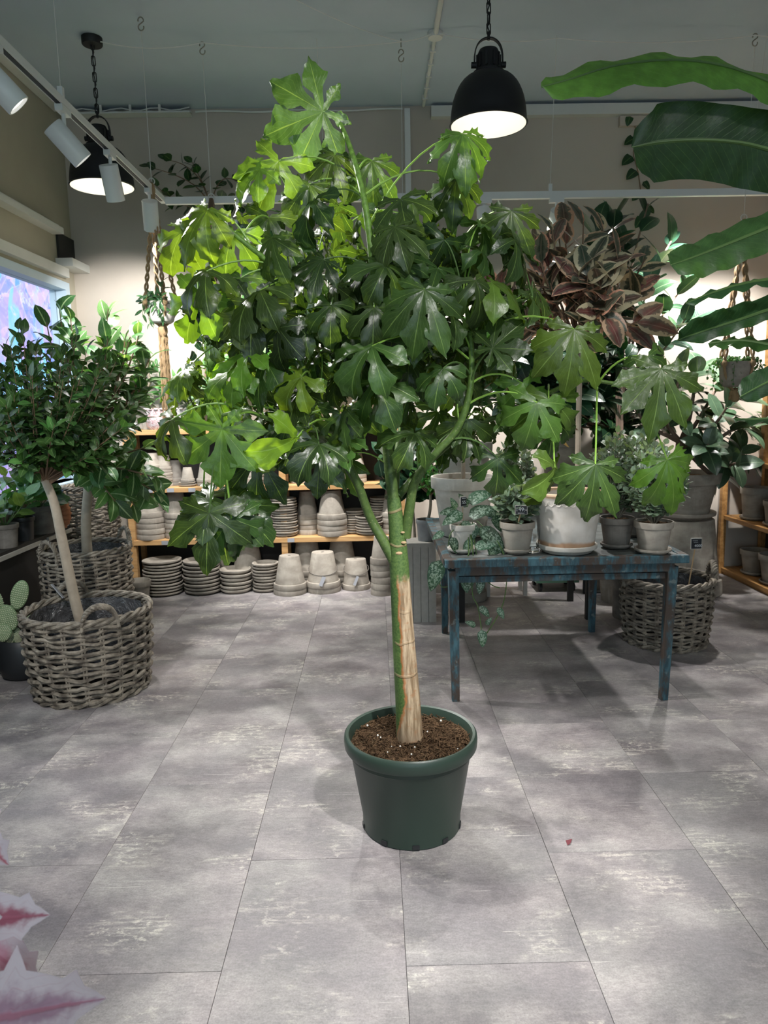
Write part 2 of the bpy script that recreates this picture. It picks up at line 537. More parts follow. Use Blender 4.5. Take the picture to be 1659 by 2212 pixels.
MT['stick'] = plain('birch_stick', (.45, .31, .17), .7)
MT['cactus'] = plain('cactus_skin', (.16, .24, .12), .6, var=.25, vs=14)
MT['spine'] = plain('cactus_areole', (.55, .58, .40), .8)
MT['navy'] = plain('navy_metal', (.018, .03, .05), .4, var=.15)
MT['zinc'] = plain('zinc', (.30, .31, .32), .5, .3, var=.3, vs=20)
MT['greencart'] = plain('green_cart_paint', (.08, .17, .11), .5, var=.2)
MT['frosted'] = plain('whitewashed_wood', (.46, .44, .40), .8, var=.2, vs=30)
MT['rubber'] = plain('rubber', (.02, .02, .02), .8)
MT['ornament'] = plain('rust_bark', (.42, .17, .08), .9, var=.4, vs=40, bump=.6)
MT['paper'] = plain('grey_card', (.30, .31, .34), .8)
MT['perlite'] = plain('perlite', (.8, .78, .72), .9)
MT['mural_red'] = plain('red_brick', (.30, .10, .06), .9)
_k = N('scallop_clay'); _p = _k.obj(); _z = _k.n('SeparateXYZ', ins={0: _p}).outputs[2]
_zz = _k.math('ADD', _z, _k.math('MULTIPLY', _k.math('SUBTRACT', _k.noise(_p, 14.0, 4), .5), .03))
_c = _k.mix(_k.rng(_k.noise(_p, 12.0, 5), .3, .7), (.60, .55, .49), (.74, .70, .65))
_c = _k.mix(_k.rng(_zz, .045, .062, 1, 0), _c, (.55, .34, .215))
_c = _k.mix(_k.rng(_zz, .272, .280, 0, .85), _c, (.62, .40, .24))
MT['scallop'] = _k.done(_c, .8, 0, .25, _k.bump(_k.noise(_p, 90.0, 4), .12, .002))
_k = N('clear_glass'); MT['glass'] = _k.done((.92, .95, .95), .03, 0, .5, trans=1.0, ior=1.45)
_k = N('window_pane'); MT['pane'] = _k.done((.95, .98, 1), .02, 0, .5, trans=1.0, ior=1.02, alpha=.25)
_k = N('clear_liner'); _b = _k.bump(_k.noise(_k.pos(), 16.0, 5, .6, 1.0), 1.0, .04)
MT['liner'] = _k.done((.09, .09, .095), .22, 0, .7, _b)
_k = N('mirror'); MT['mirror'] = _k.done((.82, .84, .85), .03, 1.0)
_k = N('spot_lens'); MT['lens'] = _k.done((.9, .9, .9), .3, emis=(1, .97, .92), estr=3)
_k = N('bulb_glow'); MT['bulb'] = _k.done((.9, .9, .9), .3, emis=(1, .93, .80), estr=1.5)
_k = N('mural'); _p = _k.pos()
_n = _k.noise(_k.map(_p, (0, .55, .75)), 1.0, 3, .5, 2.2)
_w = _k.noise(_k.map(_p, (0, .8, .8), (0, 3, 8)), 1.0, 2, .5, 3.0)
_c = _k.mix(_k.rng(_n, .38, .50), (.16, .26, .72), (.50, .34, .78))
_c = _k.mix(_k.rng(_w, .52, .56), _c, (.80, .46, .72))
_c = _k.mix(_k.rng(_k.noise(_k.map(_p, (0, .7, .5), (0, 1, 2)), 1.0, 2, .5, 1.5), .56, .60), _c, (.16, .62, .80))
_c = _k.mix(_k.rng(_k.math('ABSOLUTE', _k.math('SUBTRACT', _n, .46)), .0, .018, .75, 0), _c, (.80, .72, .86))
MT['mural'] = _k.done(_c, .8)

MT['leaf'] = m_leaf('broad_leaf', 6, (.34, .52, .14), .50, .33, .36, .55, .026, spec=.6, tcol=(1.7, 1.5, .4))
MT['ficus'] = m_leaf('ficus_leaf', 9, (.30, .45, .18), .35, .32, .25, .4, .05)
MT['ficus2'] = m_leaf('ficus_veined_leaf', 6, (.46, .60, .34), .75, .34, .28, .5, .07)
MT['rubber'] = m_leaf('rubber_leaf', 16, (.26, .36, .20), .4, .28, .08, .25, .04, spec=.6)
MT['variegated'] = m_leaf('variegated_leaf', 14, (.40, .30, .22), .35, .34, .16, .25, .04, tcol=(1.3, 1.0, .7), pattern=pat_variegated)
MT['silver'] = m_leaf('silver_leaf', 5, (.30, .42, .30), .25, .45, .15, .4, .03, pattern=pat_silver)
MT['banana'] = m_leaf('banana_leaf', 26, (.30, .46, .18), .28, .42, .30, .16, .035, tcol=(1.6, 1.5, .4))
MT['pink'] = m_leaf('pink_leaf', 7, (.62, .18, .25), .55, .5, .25, .5, .05, tcol=(1, .8, .8), pattern=pat_pink)
MT['tyre'] = MT['rubber_black'] = plain('caster_rubber', (.02, .02, .02), .8)

# ---------------------------------------------------------------- leaves
def leaf_mesh(name, wid=.5, nl=6, nw=2, fold=.25, droop=.5, p=.85, q=.8, ripple=0.0, seed=0, teeth=0, stalk=0.0, twist=0.0):
    rnd = random.Random(seed)
    vs, fs, uvs = [], [], []
    cols = list(range(-nw, nw+1))
    x = z = 0.0
    ph = rnd.random()*6
    for i in range(nl+1):
        t = i/nl
        a = droop*(t - .2)
        if i: x += math.cos(a)/nl; z -= math.sin(a)/nl
        hw = wid/2*max(0.0, math.sin(math.pi*min(1, t**p)))**q if 0 < i < nl else .004
        if teeth and 0 < i < nl: hw *= (1 + (.38 if i % teeth == 0 else -.12))
        for c in cols:
            s = c/nw
            rp = ripple*math.sin(ph + t*9 + (0 if s > 0 else 2))*abs(s)**2
            vs.append((x + stalk, s*hw*math.cos(fold*.6) + twist*t*t*.2, z + abs(s)*hw*math.sin(fold) - abs(s)**2*hw*fold*.5 + rp*hw))
    m = len(cols)
    for i in range(nl):
        for j in range(m-1):
            fs.append((i*m+j, (i+1)*m+j, (i+1)*m+j+1, i*m+j+1))
            uvs.append([(j/(m-1), i/nl), (j/(m-1), (i+1)/nl), ((j+1)/(m-1), (i+1)/nl), ((j+1)/(m-1), i/nl)])
    g = G().add(vs, fs, uvs)
    return g.mesh(name, True, 0)

def palmate_mesh(name, seed, droop=1.2, fold=.2, n=5):
    rnd = random.Random(seed)
    angs = {5: [0, 53, -53, 108, -108], 7: [0, 46, -46, 92, -92, 140, -140], 3: [0, 58, -58], 6: [0, 33, -33, 68, -68, 108, -108]}[n]
    lens = {5: [1, .92, .92, .64, .64], 7: [1, .97, .97, .8, .8, .48, .48], 3: [1, .8, .8], 6: [1, .9, .9, .72, .72, .42, .42]}[n]
    lobes = sorted([(R(a + rnd.uniform(-4, 4)), l*rnd.uniform(.92, 1.06)) for a, l in zip(angs, lens)])
    k = len(lobes)
    g = G()
    NS = 12
    ph = rnd.random()*6
    def put(x, y, zz):
        r = math.hypot(x, y)
        if r < 1e-6: return (0, 0, 0)
        ang = math.atan2(y, x)
        kk = droop*(1 + .25*math.sin(ang*2 + ph) + .15*math.sin(ang*5+ph*2))
        if abs(kk) < 1e-3: return (x, y, zz)
        rr, dz = math.sin(min(kk*r, 2.4))/kk, -(1 - math.cos(min(kk*r, 2.4)))/kk
        # zz: offset along the bent normal
        nx, nz = math.sin(kk*r), math.cos(kk*r)
        return (math.cos(ang)*(rr + zz*nx), math.sin(ang)*(rr + zz*nx), dz + zz*nz)
    def edge(i, side):                 # edge points of lobe i
        a, L = lobes[i]
        j = i + side
        if 0 <= j < k:
            ab = (a + lobes[j][0])/2
            rs = (.25 if n != 6 else .33)*min(L, lobes[j][1])*(1 + .1*math.sin(ph + i + side))
        else:
            ab = a + side*R(38)
            rs = .16*L
        S = Vector((rs*math.cos(ab - a), rs*math.sin(ab - a)))    # lobe frame
        hw = L*(.25 if n != 6 else .205)*(1 + .12*math.sin(ph*3 + i))
        pts = [Vector((0, 0)), S*.5, S]
        w0 = abs(S.y)
        for t, w_ in ((.35, .44), (.45, .68), (.55, .95), (.63, 1.06), (.71, .94), (.79, .64), (.87, .42), (.94, .2), (1.0, .0)):
            xx = max(S.x*1.02, L*t)
            pts.append(Vector((xx, side*max(0, hw*w_*(1 + .15*math.sin(t*19 + ph + side))))))
        # the sinus: the lobe narrows just above the notch
        pts[3].y = side*min(abs(pts[3].y), max(w0*.62, hw*.42))
        return pts
    for i, (a, L) in enumerate(lobes):
        eL, eR = edge(i, 1), edge(i, -1)
        rows = []
        for t in range(NS):
            xm = (eL[t].x + eR[t].x)/2
            if t == 0: xm = 0
            row = []
            for s, e in ((1, eR[t]), (.5, eR[t]), (0, None), (.5, eL[t]), (1, eL[t])):
                if e is None: q, up = Vector((xm, 0)), 0
                else:
                    q = Vector((lerp(xm, e.x, s), e.y*s))
                    up = fold*abs(q.y)*(1.0 if s < 1 else .75)
                    if s == 1: up += .06*math.sin(t*2.3 + ph + i*2 + (0 if e.y > 0 else 1.7))*(t/NS)
                c_, s_ = math.cos(a), math.sin(a)
                row.append(put(q.x*c_ - q.y*s_, q.x*s_ + q.y*c_, up))
            rows.append(row)
        vs = [p for r_ in rows for p in r_]
        fs, uvs = [], []
        for t in range(NS-1):
            for c in range(4):
                fs.append((t*5+c, (t+1)*5+c, (t+1)*5+c+1, t*5+c+1))
                uvs.append([(c/4, t/(NS-1)), (c/4, (t+1)/(NS-1)), ((c+1)/4, (t+1)/(NS-1)), ((c+1)/4, t/(NS-1))])
        g.add(vs, fs, uvs)
    return g.mesh(name, True, 0)

def merged(name, items, mat, root, color):     # items: (mesh, matrix in world)
    cache = {}
    V, Fc, U = [], [], []
    off = wloc(root)
    b = 0
    for me, Mx in items:
        if me.name not in cache:
            v = np.empty(len(me.vertices)*3, dtype=np.float32); me.vertices.foreach_get('co', v)
            li = np.empty(len(me.loops), dtype=np.int32); me.loops.foreach_get('vertex_index', li)
            uv = np.empty(len(me.loops)*2, dtype=np.float32); me.uv_layers[0].data.foreach_get('uv', uv)
            cache[me.name] = (v.reshape(-1, 3), li.reshape(-1, 4), uv)
        v, li, uv = cache[me.name]
        A = np.array(Mx, dtype=np.float32)
        V.append(v @ A[:3, :3].T + A[:3, 3] - np.array(off, dtype=np.float32))
        Fc.append(li + b); U.append(uv)
        b += len(v)
    V = np.concatenate(V); Fc = np.concatenate(Fc); U = np.concatenate(U)
    me = bpy.data.meshes.new(name)
    me.vertices.add(len(V)); me.vertices.foreach_set('co', V.ravel())
    me.loops.add(Fc.size); me.loops.foreach_set('vertex_index', Fc.ravel().astype(np.int32))
    me.polygons.add(len(Fc)); me.polygons.foreach_set('loop_start', np.arange(0, Fc.size, 4, dtype=np.int32))
    me.uv_layers.new(name='UVMap').data.foreach_set('uv', U)
    me.update(calc_edges=True)
    me.shade_smooth()
    o = link(name, me, mat, root)
    o.color = (*color, 1)
    o['kind'] = 'stuff'
    return o

_wm = {}
def with_mat(me, mat):
    key = (me.name, mat.name)
    if key not in _wm:
        m2 = me.copy()
        m2.materials.clear(); m2.materials.append(mat)
        _wm[key] = m2
    return _wm[key]

def put_leaf(root, me, mat, Mx, color, name='leaf'):
    me = with_mat(me, mat)
    o = bpy.data.objects.new(name, me)
    COL.objects.link(o)
    o.parent = root
    Mx = Mx.copy()
    Mx.translation = Mx.translation - wloc(root)
    o.matrix_basis = Mx
    o.color = (*color, 1)
    return o

def pick(cols, rnd):
    a, b = rnd.choice(cols), rnd.choice(cols)
    t = rnd.random()
    return tuple(lerp(a[i], b[i], t) for i in range(3))

CAMP = Vector((0, 0, CAMZ))

def rv(rnd): return Vector((rnd.gauss(0, 1), rnd.gauss(0, 1), rnd.gauss(0, 1))).normalized()

def foliage(root, twigs, meshes, mat, cols, size, per, seed, max_obj=300, t0=.3, out=.8, up=.5, var=.25, droop=0.0, pairs=False, stalk=.3):
    """leaves along twigs; a twig is a list of points"""
    rnd = random.Random(seed)
    items = []
    for tw in twigs:
        ph = rnd.random()*6.28
        for i in range(per):
            t = t0 + (1-t0)*(i + rnd.random()*.6)/per
            f = min(t, .999)*(len(tw)-1)
            a, b = tw[int(f)], tw[min(int(f)+1, len(tw)-1)]
            p = a.lerp(b, f - int(f))
            td = (b - a).normalized()
            s1 = td.orthogonal().normalized()
            s2 = td.cross(s1)
            ang = ph + i*2.4
            side = s1*math.cos(ang) + s2*math.sin(ang)
            e = max(0, (t - .75)/.25)
            d = (side*out*(1-.6*e) + td*(.55 + .5*e) + rv(rnd)*.25 + Vector((0, 0, -droop))).normalized()
            n = (Vector((0, 0, 1))*up + td*.5 + rv(rnd)*.35 - Vector((0, .25, 0)))
            s = size*(1 + rnd.uniform(-var, var))
            items.append((meshes[rnd.randrange(len(meshes))], frame(d, n, p + d*s*.04, s)))
    items.sort(key=lambda it: -it[1].to_scale()[0]/(it[1].translation - CAMP).length)
    for me, Mx in items[:max_obj]:
        put_leaf(root, me, mat, Mx, pick(cols, rnd))
    if len(items) > max_obj:
        merged('leaves', items[max_obj:], mat, root, pick(cols, rnd))
    return items

def crown_twigs(origin, center, rad, n, seed, inner=.45, sag=.15, k=6, zmin=-1, spread=1.0):
    rnd = random.Random(seed)
    out = []
    for i in range(n):
        while True:
            v = rv(rnd)
            if v.z > zmin: break
        r = rnd.uniform(inner, 1)**.6
        e = Vector(center) + Vector((v.x*rad[0], v.y*rad[1], v.z*rad[2]))*r
        o = Vector(origin)
        m = (o + e)/2 + Vector((v.x*rad[0]*.25, v.y*rad[1]*.25, (e - o).length*sag))
        out.append(bez(o, m, e, k))
    return out

def twig_part(root, twigs, r0, r1, mat, name='twigs', n=5, kind='stuff'):
    g = G()
    for tw in twigs:
        m = len(tw)
        g.tube(tw, [lerp(r0, r1, i/(m-1)) for i in range(m)], n, cap=False)
    o = part(name, g, mat, root)
    if kind: o['kind'] = kind
    return o

OV = dict(
    ficus=[leaf_mesh('ficus_leaf_shape', .56, 4, 1, .3, .5, .8, .75, seed=i) for i in range(3)],
    ficus2=[leaf_mesh('veined_leaf_shape', .54, 6, 2, .28, .6+.2*i, .85, .75, .1, seed=i) for i in range(3)],
    rubber=[leaf_mesh('rubber_leaf_shape', .56, 7, 2, .26, .3+.3*i, .85, .66, .04, seed=i) for i in range(3)],
    round=[leaf_mesh('round_leaf_shape', .85, 4, 1, .2, .3, .8, .6, seed=i) for i in range(2)],
    heart=[leaf_mesh('heart_leaf_shape', .78, 6, 2, .25, .7, .55, .6, .05, seed=i) for i in range(2)],
    slim=[leaf_mesh('slim_leaf_shape', .28, 5, 1, .3, .7, .8, .8, seed=i) for i in range(2)],
)

# ---------------------------------------------------------------- pots
def pot_profile(rt, rb, h, rim=.20, th=.10, lip=1.0, hole=False):
    """outer wall up to the rim and down inside; upright, base at z=0"""
    t = rt*th
    rh = h*rim
    rw = lerp(rb, rt, 1 - rim)*.955
    p = [(rb*.15 if hole else .001, 0), (rb*.97, 0), (rb, h*.012), (rw, h-rh), (rw*1.005, h-rh), (rt*.975, h-rh+.002), (rt*.99*lip, h-rh*.8), (rt, h-.004), (rt*.985, h), (rt-t*.85, h), (rt-t, h-.005), (rb-t*.6, h*.08), (.001 if not hole else rb*.15, h*.08)]
    if hole: p.append(p[0])
    return p

_potc = {}
def pot_mesh(rt, rb, h, rim=.2, hole=False, n=32, mat='clay'):
    key = (round(rt, 3), round(rb, 3), round(h, 3), rim, hole, mat)
    if key not in _potc:
        me = G().lathe(pot_profile(rt, rb, h, rim, hole=hole), n).mesh('clay_pot')
        me.materials.append(MT[mat])
        _potc[key] = me
    return _potc[key]

def saucer_mesh(r, h, mat='clay', n=32):
    key = ('s', round(r, 3), round(h, 3), mat)
    if key not in _potc:
        me = G().lathe([(.001, 0), (r*.78, 0), (r*.82, h*.05), (r*.93, h*.45), (r*.98, h*.5), (r, h*.62), (r, h*.95), (r*.985, h), (r*.93, h), (r*.90, h*.9), (r*.80, h*.22), (.001, h*.2)], n).mesh('clay_saucer')
        me.materials.append(MT[mat])
        _potc[key] = me
    return _potc[key]

def soil_disc(root, c, r, z, seed=0, amp=.01):
    g = G()
    n, m = 28, 7
    vs = []
    for i in range(m+1):
        for j in range(n):
            a = 2*math.pi*j/n
            rr = r*i/m
            x, y = c[0] + rr*math.cos(a), c[1] + rr*math.sin(a)
            vs.append((x, y, z + amp*mnoise.noise((x*40+seed, y*40, seed)) + amp*.8*mnoise.noise((x*90, y*90, seed))))
    fs = [(i*n+j, (i+1)*n+j, (i+1)*n+(j+1) % n, i*n+(j+1) % n) for i in range(m) for j in range(n)]
    g.add(vs, fs)
    return part('soil', g, MT['soil'], root)

ORD = ['bottom', 'second', 'third', 'fourth', 'fifth', 'sixth', 'seventh', 'eighth', 'ninth', 'tenth', 'eleventh', 'twelfth', 'thirteenth', 'fourteenth', 'fifteenth', 'sixteenth']
def ordn(i, n):
    if i == n-1: return 'topmost'
    return 'lowest' if i == 0 else ORD[i] + ' from the bottom'

def saucer_stack(px, Y, z, rpx, n, hpx, where, mat='clay', seed=0):
    rnd = random.Random(seed)
    c = at(px, 1100, Y); x = c.x
    r, h = rpx*Y/F, hpx*Y/F
    st = h/n
    me = saucer_mesh(r, st*1.12, mat)
    tl = 0
    for i in range(n):
        o = link('clay_saucer', me, None, None, (x + rnd.uniform(-.006, .006), Y + rnd.uniform(-.006, .006), z + i*st*1.0))
        o.rotation_euler = (rnd.uniform(-.008, .008), rnd.uniform(-.015, .015), rnd.random()*6)
        tag(o, f'clay saucer {ordn(i, n)} in the {where}', 'saucer', 'stacked clay saucers')

def inv_stack(px, Y, z, rbase_px, rtop_px, h_px, n, where, band_px=11, mat='clay', seed=0, name='clay_pot'):
    """n pots nested upside down; h_px is the height of one pot"""
    rnd = random.Random(seed)
    x = at(px, 1100, Y).x
    rt, rb, h, st = rbase_px*Y/F, rtop_px*Y/F, h_px*Y/F, band_px*Y/F
    me = pot_mesh(rt, rb, h, min(.3, band_px/h_px*1.0), True, 32, mat)
    for i in range(n):
        o = link(name, me, None, None, (x + rnd.uniform(-.003, .003), Y + rnd.uniform(-.003, .003), z + h + i*st))
        o.rotation_euler = (math.pi, 0, rnd.random()*6)
        w_ = f'single upturned clay pot {where}' if n == 1 else f'upturned clay pot {ordn(i, n)} in the {where}'
        tag(o, w_, 'pot', 'upside-down clay pots')
    return x

def text_part(root, s, size, loc, mat, rot=(math.pi/2, 0, 0), name='lettering'):
    cu = bpy.data.curves.new('t', 'FONT')
    cu.body, cu.size, cu.align_x, cu.align_y, cu.extrude = s, size, 'CENTER', 'CENTER', .0006
    o = bpy.data.objects.new('t', cu)
    COL.objects.link(o)
    bpy.context.view_layer.update()
    me = bpy.data.meshes.new_from_object(o.evaluated_get(bpy.context.evaluated_depsgraph_get()))
    bpy.data.objects.remove(o)
    t = link(name, me, mat, root, Vector(loc) - wloc(root))
    me.materials.clear(); me.materials.append(mat)
    t.rotation_euler = rot
    return t

def price_tag(label, loc_top, base, wd, ht, lines, rz=0.0):
    """chalkboard card on a stick; loc_top: card centre, base: stick foot"""
    c = Vector(loc_top)
    r = thing('price_tag', label, 'price tag', base, 'chalkboard price tags')
    g = G().bar(Vector(base), c, wd*.09, wd*.07); part('stick', g, MT['stick'], r)
    ca, sa = math.cos(rz), math.sin(rz)
    ex = Vector((ca, sa, 0)); ez = Vector((0, 0, 1)); ey = Vector((-sa, ca, 0))
    g = G().bar(c - ex*wd/2 - ey*.004, c + ex*wd/2 - ey*.004, .006, ht); part('card', g, MT['frosted'], r)
    g = G().bar(c - ex*wd*.44 - ey*.009, c + ex*wd*.44 - ey*.009, .005, ht*.86); part('chalkboard', g, MT['chalk'], r)
    for s, size, dx, dz in lines:
        if s == '~':                        # a line of writing too small to read
            q = [c + ex*(dx + size*(t/14 - .5)) + ez*(dz + .0016*(-1)**t) - ey*.0128 for t in range(15)]
            part('handwriting', G().tube(q, .0011, 4), MT['chalk_white'], r)
            continue
        text_part(r, s, size, c + ex*dx + ez*dz - ey*.0125, MT['chalk_white'], (math.pi/2, 0, rz))
    return r

# ---------------------------------------------------------------- baskets
def basket(name, label, c, rt, rb, h, rows, stakes, hdl, thick=.010, seed=0, hmode='flat', liner=True):
    rnd = random.Random(seed)
    r = thing(name, label, 'basket', c, 'wicker baskets')
    cx, cy, cz = c
    def rad(z): return lerp(rb, rt, z/h) + .012*math.sin(math.pi*z/h)
    seg = stakes*4
    for i in range(rows):
        z = h*.03 + (h*.94)*(i + .5)/rows
        g = G()
        for s in (0,):
            pts = []
            for j in range(seg):
                a = 2*math.pi*j/seg
                k = math.cos(stakes/2*a + math.pi*(i % 2))
                rr = rad(z) + thick*.95*k
                zz = z + .18*h/rows*math.sin(stakes/2*a + i*1.3) + .003*rnd.uniform(-1, 1)
                pts.append((cx + rr*math.cos(a), cy + rr*math.sin(a), cz + zz))
            g.tube(pts, .385*h/rows*rnd.uniform(.9, 1.08), 6, True)
        part('weaver', g, MT['wicker'], r)
    for j in range(stakes):
        a = 2*math.pi*(j + .5)/stakes
        g = G()
        for da in (-.022, .022):
            g.tube([(cx + rad(z)*math.cos(a+da), cy + rad(z)*math.sin(a+da), cz + z) for z in [h*.01 + h*.97*t/5 for t in range(6)]], thick*.62, 5)
        part('stake', g, MT['wicker'], r)
    # braided rim and foot
    for zz, R0, nt in ((h, rt, 3), (h*.02, rb, 2)):
        for s in range(nt):
            pts = []
            for j in range(96):
                a = 2*math.pi*j/96
                tw = a*9 + s*2*math.pi/nt
                rr = R0 + thick*1.2*math.cos(tw)
                pts.append((cx + rr*math.cos(a), cy + rr*math.sin(a), cz + zz + thick*1.15*math.sin(tw) - (0 if zz > h/2 else -.006)))
            part('rim_strand', G().tube(pts, thick*1.05, 6, True), MT['wicker'], r)
    for (ang, wd, hh) in hdl:
        for s in range(4):
            pts = []
            for t in range(33):
                th = math.pi*t/32
                aa = ang + wd*math.cos(th)/rt
                zz = h - .035 + (hh + .035)*math.sin(th)**.8
                tw = t*.75 + s*math.pi/2
                rr = rt + thick*1.3*math.cos(tw) + .006
                pts.append((cx + rr*math.cos(aa), cy + rr*math.sin(aa), cz + zz + thick*1.0*math.sin(tw)))
            part('handle_strand', G().tube(pts, thick*.8, 6), MT['wicker'], r)
    if liner:
        g = G()
        n, m = 40, 6
        vs = []
        for i in range(m+1):
            for j in range(n):
                a = 2*math.pi*j/n
                rr = (rad(h*(1-i/m*.6))-.028 - .012*(mnoise.noise((math.cos(a)*4, math.sin(a)*4, i*.8+seed)) + .5))
                vs.append((cx + rr*math.cos(a), cy + rr*math.sin(a), cz + h*(1.0 - i/m*.62) - .01))
        fs = [(i*n+j, i*n+(j+1) % n, (i+1)*n+(j+1) % n, (i+1)*n+j) for i in range(m) for j in range(n)]
        fs.append(tuple(m*n+j for j in range(n)))
        part('liner', g.add(vs, fs), MT['liner'], r)
    return r
# ================================================================ the setting
XL, XR, YB, YF, ZC = -2.42, 3.36, 6.2, -3.4, 3.84

flo = struct('floor', G().box(XL-.2, XR+.2, YF-.2, YB+.2, -.12, -.003), MT['grout'])
X0, TW, TL = -1.443, .5, .994
_tc = {}
def tile_mesh(wd, ln):
    key = (round(wd, 3), round(ln, 3))
    if key not in _tc:
        a, b, i = wd/2 - .0006, ln/2 - .0006, .0009
        vs = [(sx*a, sy*b, -.003) for sx, sy in ((-1, -1), (1, -1), (1, 1), (-1, 1))] + [(sx*(a-.0), sy*(b-.0), -.0008) for sx, sy in ((-1, -1), (1, -1), (1, 1), (-1, 1))] + [(sx*(a-i), sy*(b-i), 0) for sx, sy in ((-1, -1), (1, -1), (1, 1), (-1, 1))]
        fs = [(8, 9, 10, 11)]
        for l in (0, 4):
            fs += [(l+j, l+(j+1) % 4, l+4+(j+1) % 4, l+4+j) for j in range(4)]
        me = G().add(vs, fs).mesh('tile', False)
        me.materials.append(MT['floor'])
        _tc[key] = me
    return _tc[key]
for kx in range(-2, 10):
    xa, xb = max(X0 + kx*TW, XL), min(X0 + (kx+1)*TW, XR)
    if xb - xa < .02: continue
    y = (1.774 if kx % 2 else 2.257) - 6*TL
    while y < YB:
        ya, yb = max(y, YF), min(y + TL, YB)
        if yb - ya > .02:
            link('tile', tile_mesh(xb-xa, yb-ya), None, flo, ((xa+xb)/2, (ya+yb)/2, 0))
        y += TL

struct('wall_back', G().box(XL-.15, XR+.15, YB, YB+.15, 0, ZC+.15), MT['wall'])
struct('wall_right', G().box(XR, XR+.15, YF, YB, 0, ZC+.15), MT['wall'])
struct('ceiling', G().box(XL-.15, XR+.15, YF, YB, ZC, ZC+.15), MT['ceiling'])
g = G()
WY0, WY1, WZ0, WZ1 = 2.6, 6.05, .95, 2.50
g.box(XL-.15, XL, YF, WY0, 0, ZC).box(XL-.15, XL, WY1, YB, 0, ZC).box(XL-.15, XL, WY0, WY1, 0, WZ0).box(XL-.15, XL, WY0, WY1, WZ1, ZC)
struct('wall_left', g, MT['wall_left'])
g = G()   # shop front behind the viewer with its wide window
g.box(XL, XR, YF-.15, YF, 0, .35).box(XL, XR, YF-.15, YF, 3.2, ZC).box(XL, XL+.5, YF-.15, YF, .35, 3.2).box(XR-.5, XR, YF-.15, YF, .35, 3.2)
struct('wall_front', g, MT['wall'])
wn = bpy.data.objects.new('window_1', None); COL.objects.link(wn); wn['kind'] = 'structure'; wn.location = (XL, 4.3, WZ0)
MT['frame'] = plain('blue_white_frame', (.50, .62, .72), .4, var=.04)
def wp(n, g, m): part(n, g, MT[m], wn, False)
wp('window_frame', G().box(XL-.12, XL+.015, WY0, WY1, WZ1-.06, WZ1), 'frame')
wp('window_frame', G().box(XL-.12, XL+.015, WY1-.07, WY1, WZ0, WZ1-.06), 'frame')
wp('window_frame', G().box(XL-.12, XL+.015, WY0, WY0+.07, WZ0, WZ1-.06), 'frame')
wp('window_frame', G().box(XL-.11, XL-.02, 4.32, 4.38, WZ0, WZ1-.06), 'frame')
wp('window_sill', G().box(XL-.12, XL+.06, WY0, WY1, WZ0-.03, WZ0), 'frame')
wp('pane', G().box(XL-.075, XL-.067, WY0+.07, 4.32, WZ0, WZ1-.06), 'pane')
wp('pane', G().box(XL-.075, XL-.067, 4.38, WY1-.07, WZ0, WZ1-.06), 'pane')
# lintel box, blind rail and small beam above the window
struct('trim_1', G().box(XL, XL+.05, 1.0, 5.98, 2.53, 2.60), MT['white_dull'])
struct('trim_2', G().box(XL, XL+.085, 1.0, 5.85, 2.83, 2.875).box(XL, XL+.05, 1.0, 5.85, 2.875, 2.90), MT['white_dull'])
struct('trim_3', G().box(XL, XL+.13, 5.86, 6.2, 2.60, 2.66), MT['white_dull'])
struct('niche_shade', G().box(XL+.001, XL+.02, 5.9, 6.199, 2.66, 2.86), MT['panel'])  # flat dark sheet painting the shade of the niche at the beam end
# painted wall across the alley, seen through the window
o = link('painted_wall', G().box(-7.2, -7.0, 9.0, 22.0, -.12, 7.5).mesh('painted_wall', False), MT['mural'])
tag(o, 'outdoor wall painted with swirling pink, violet and blue shapes behind the window', 'wall')
struct('ground_outside', G().box(-12, XL-.2, -4.0, 24.0, -.2, -.12), MT['grout'])

# cable trays with cables under the ceiling
def tray(label, a, b, off):
    a, b = Vector(a), Vector(b)
    r = thing('cable_tray', label, 'cable tray', (a+b)/2)
    d = (b - a).normalized()
    part('tray', G().bar(a - Vector(off)*.0 + Vector((0, 0, -.055)), b + Vector((0, 0, -.055)), .10, .012), MT['white_dull'], r, False)
    for i in range(4):
        pts = []
        for t in range(13):
            p = a.lerp(b, t/12)
            pts.append(p + Vector(off)*(-.035 + .022*i) + Vector((0, 0, -.04 + .012*math.sin(t*1.7 + i*2) + .011*(i % 2))))
        part('cable', G().tube(pts, .006, 5), MT['white_dull'], r)
    n = int((b-a).length/.28)
    for i in range(1, n+1):
        p = a.lerp(b, i/(n+1))
        o2 = Vector(off)
        part('bracket', G().bar(p + o2*.052 + Vector((0, 0, -.055)), p + o2*.052 + Vector((0, 0, -.002)), .018, .01), MT['white_dull'], r, False)
    return r
tray('white cable tray along the top of the left window wall', (XL+.055, 2.0, ZC), (XL+.055, 6.05, ZC), (1, 0, 0))
tray('short white cable tray with loose cables in the back left ceiling corner', (XL+.12, YB-.055, ZC), (-1.39, YB-.055, ZC), (0, -1, 0))

def simple(name, label, cat, g, mat, group=None, smooth=True):
    c = Vector((0, 0, 0))
    for p in g.v: c += Vector(p)
    c /= len(g.v)
    z0 = min(p[2] for p in g.v)
    c.z = z0
    g.v = [(x-c.x, y-c.y, z-c.z) for x, y, z in g.v]
    o = link(name, g.mesh(name, smooth), mat if not isinstance(mat, str) else MT[mat], None, c)
    return tag(o, label, cat, group)

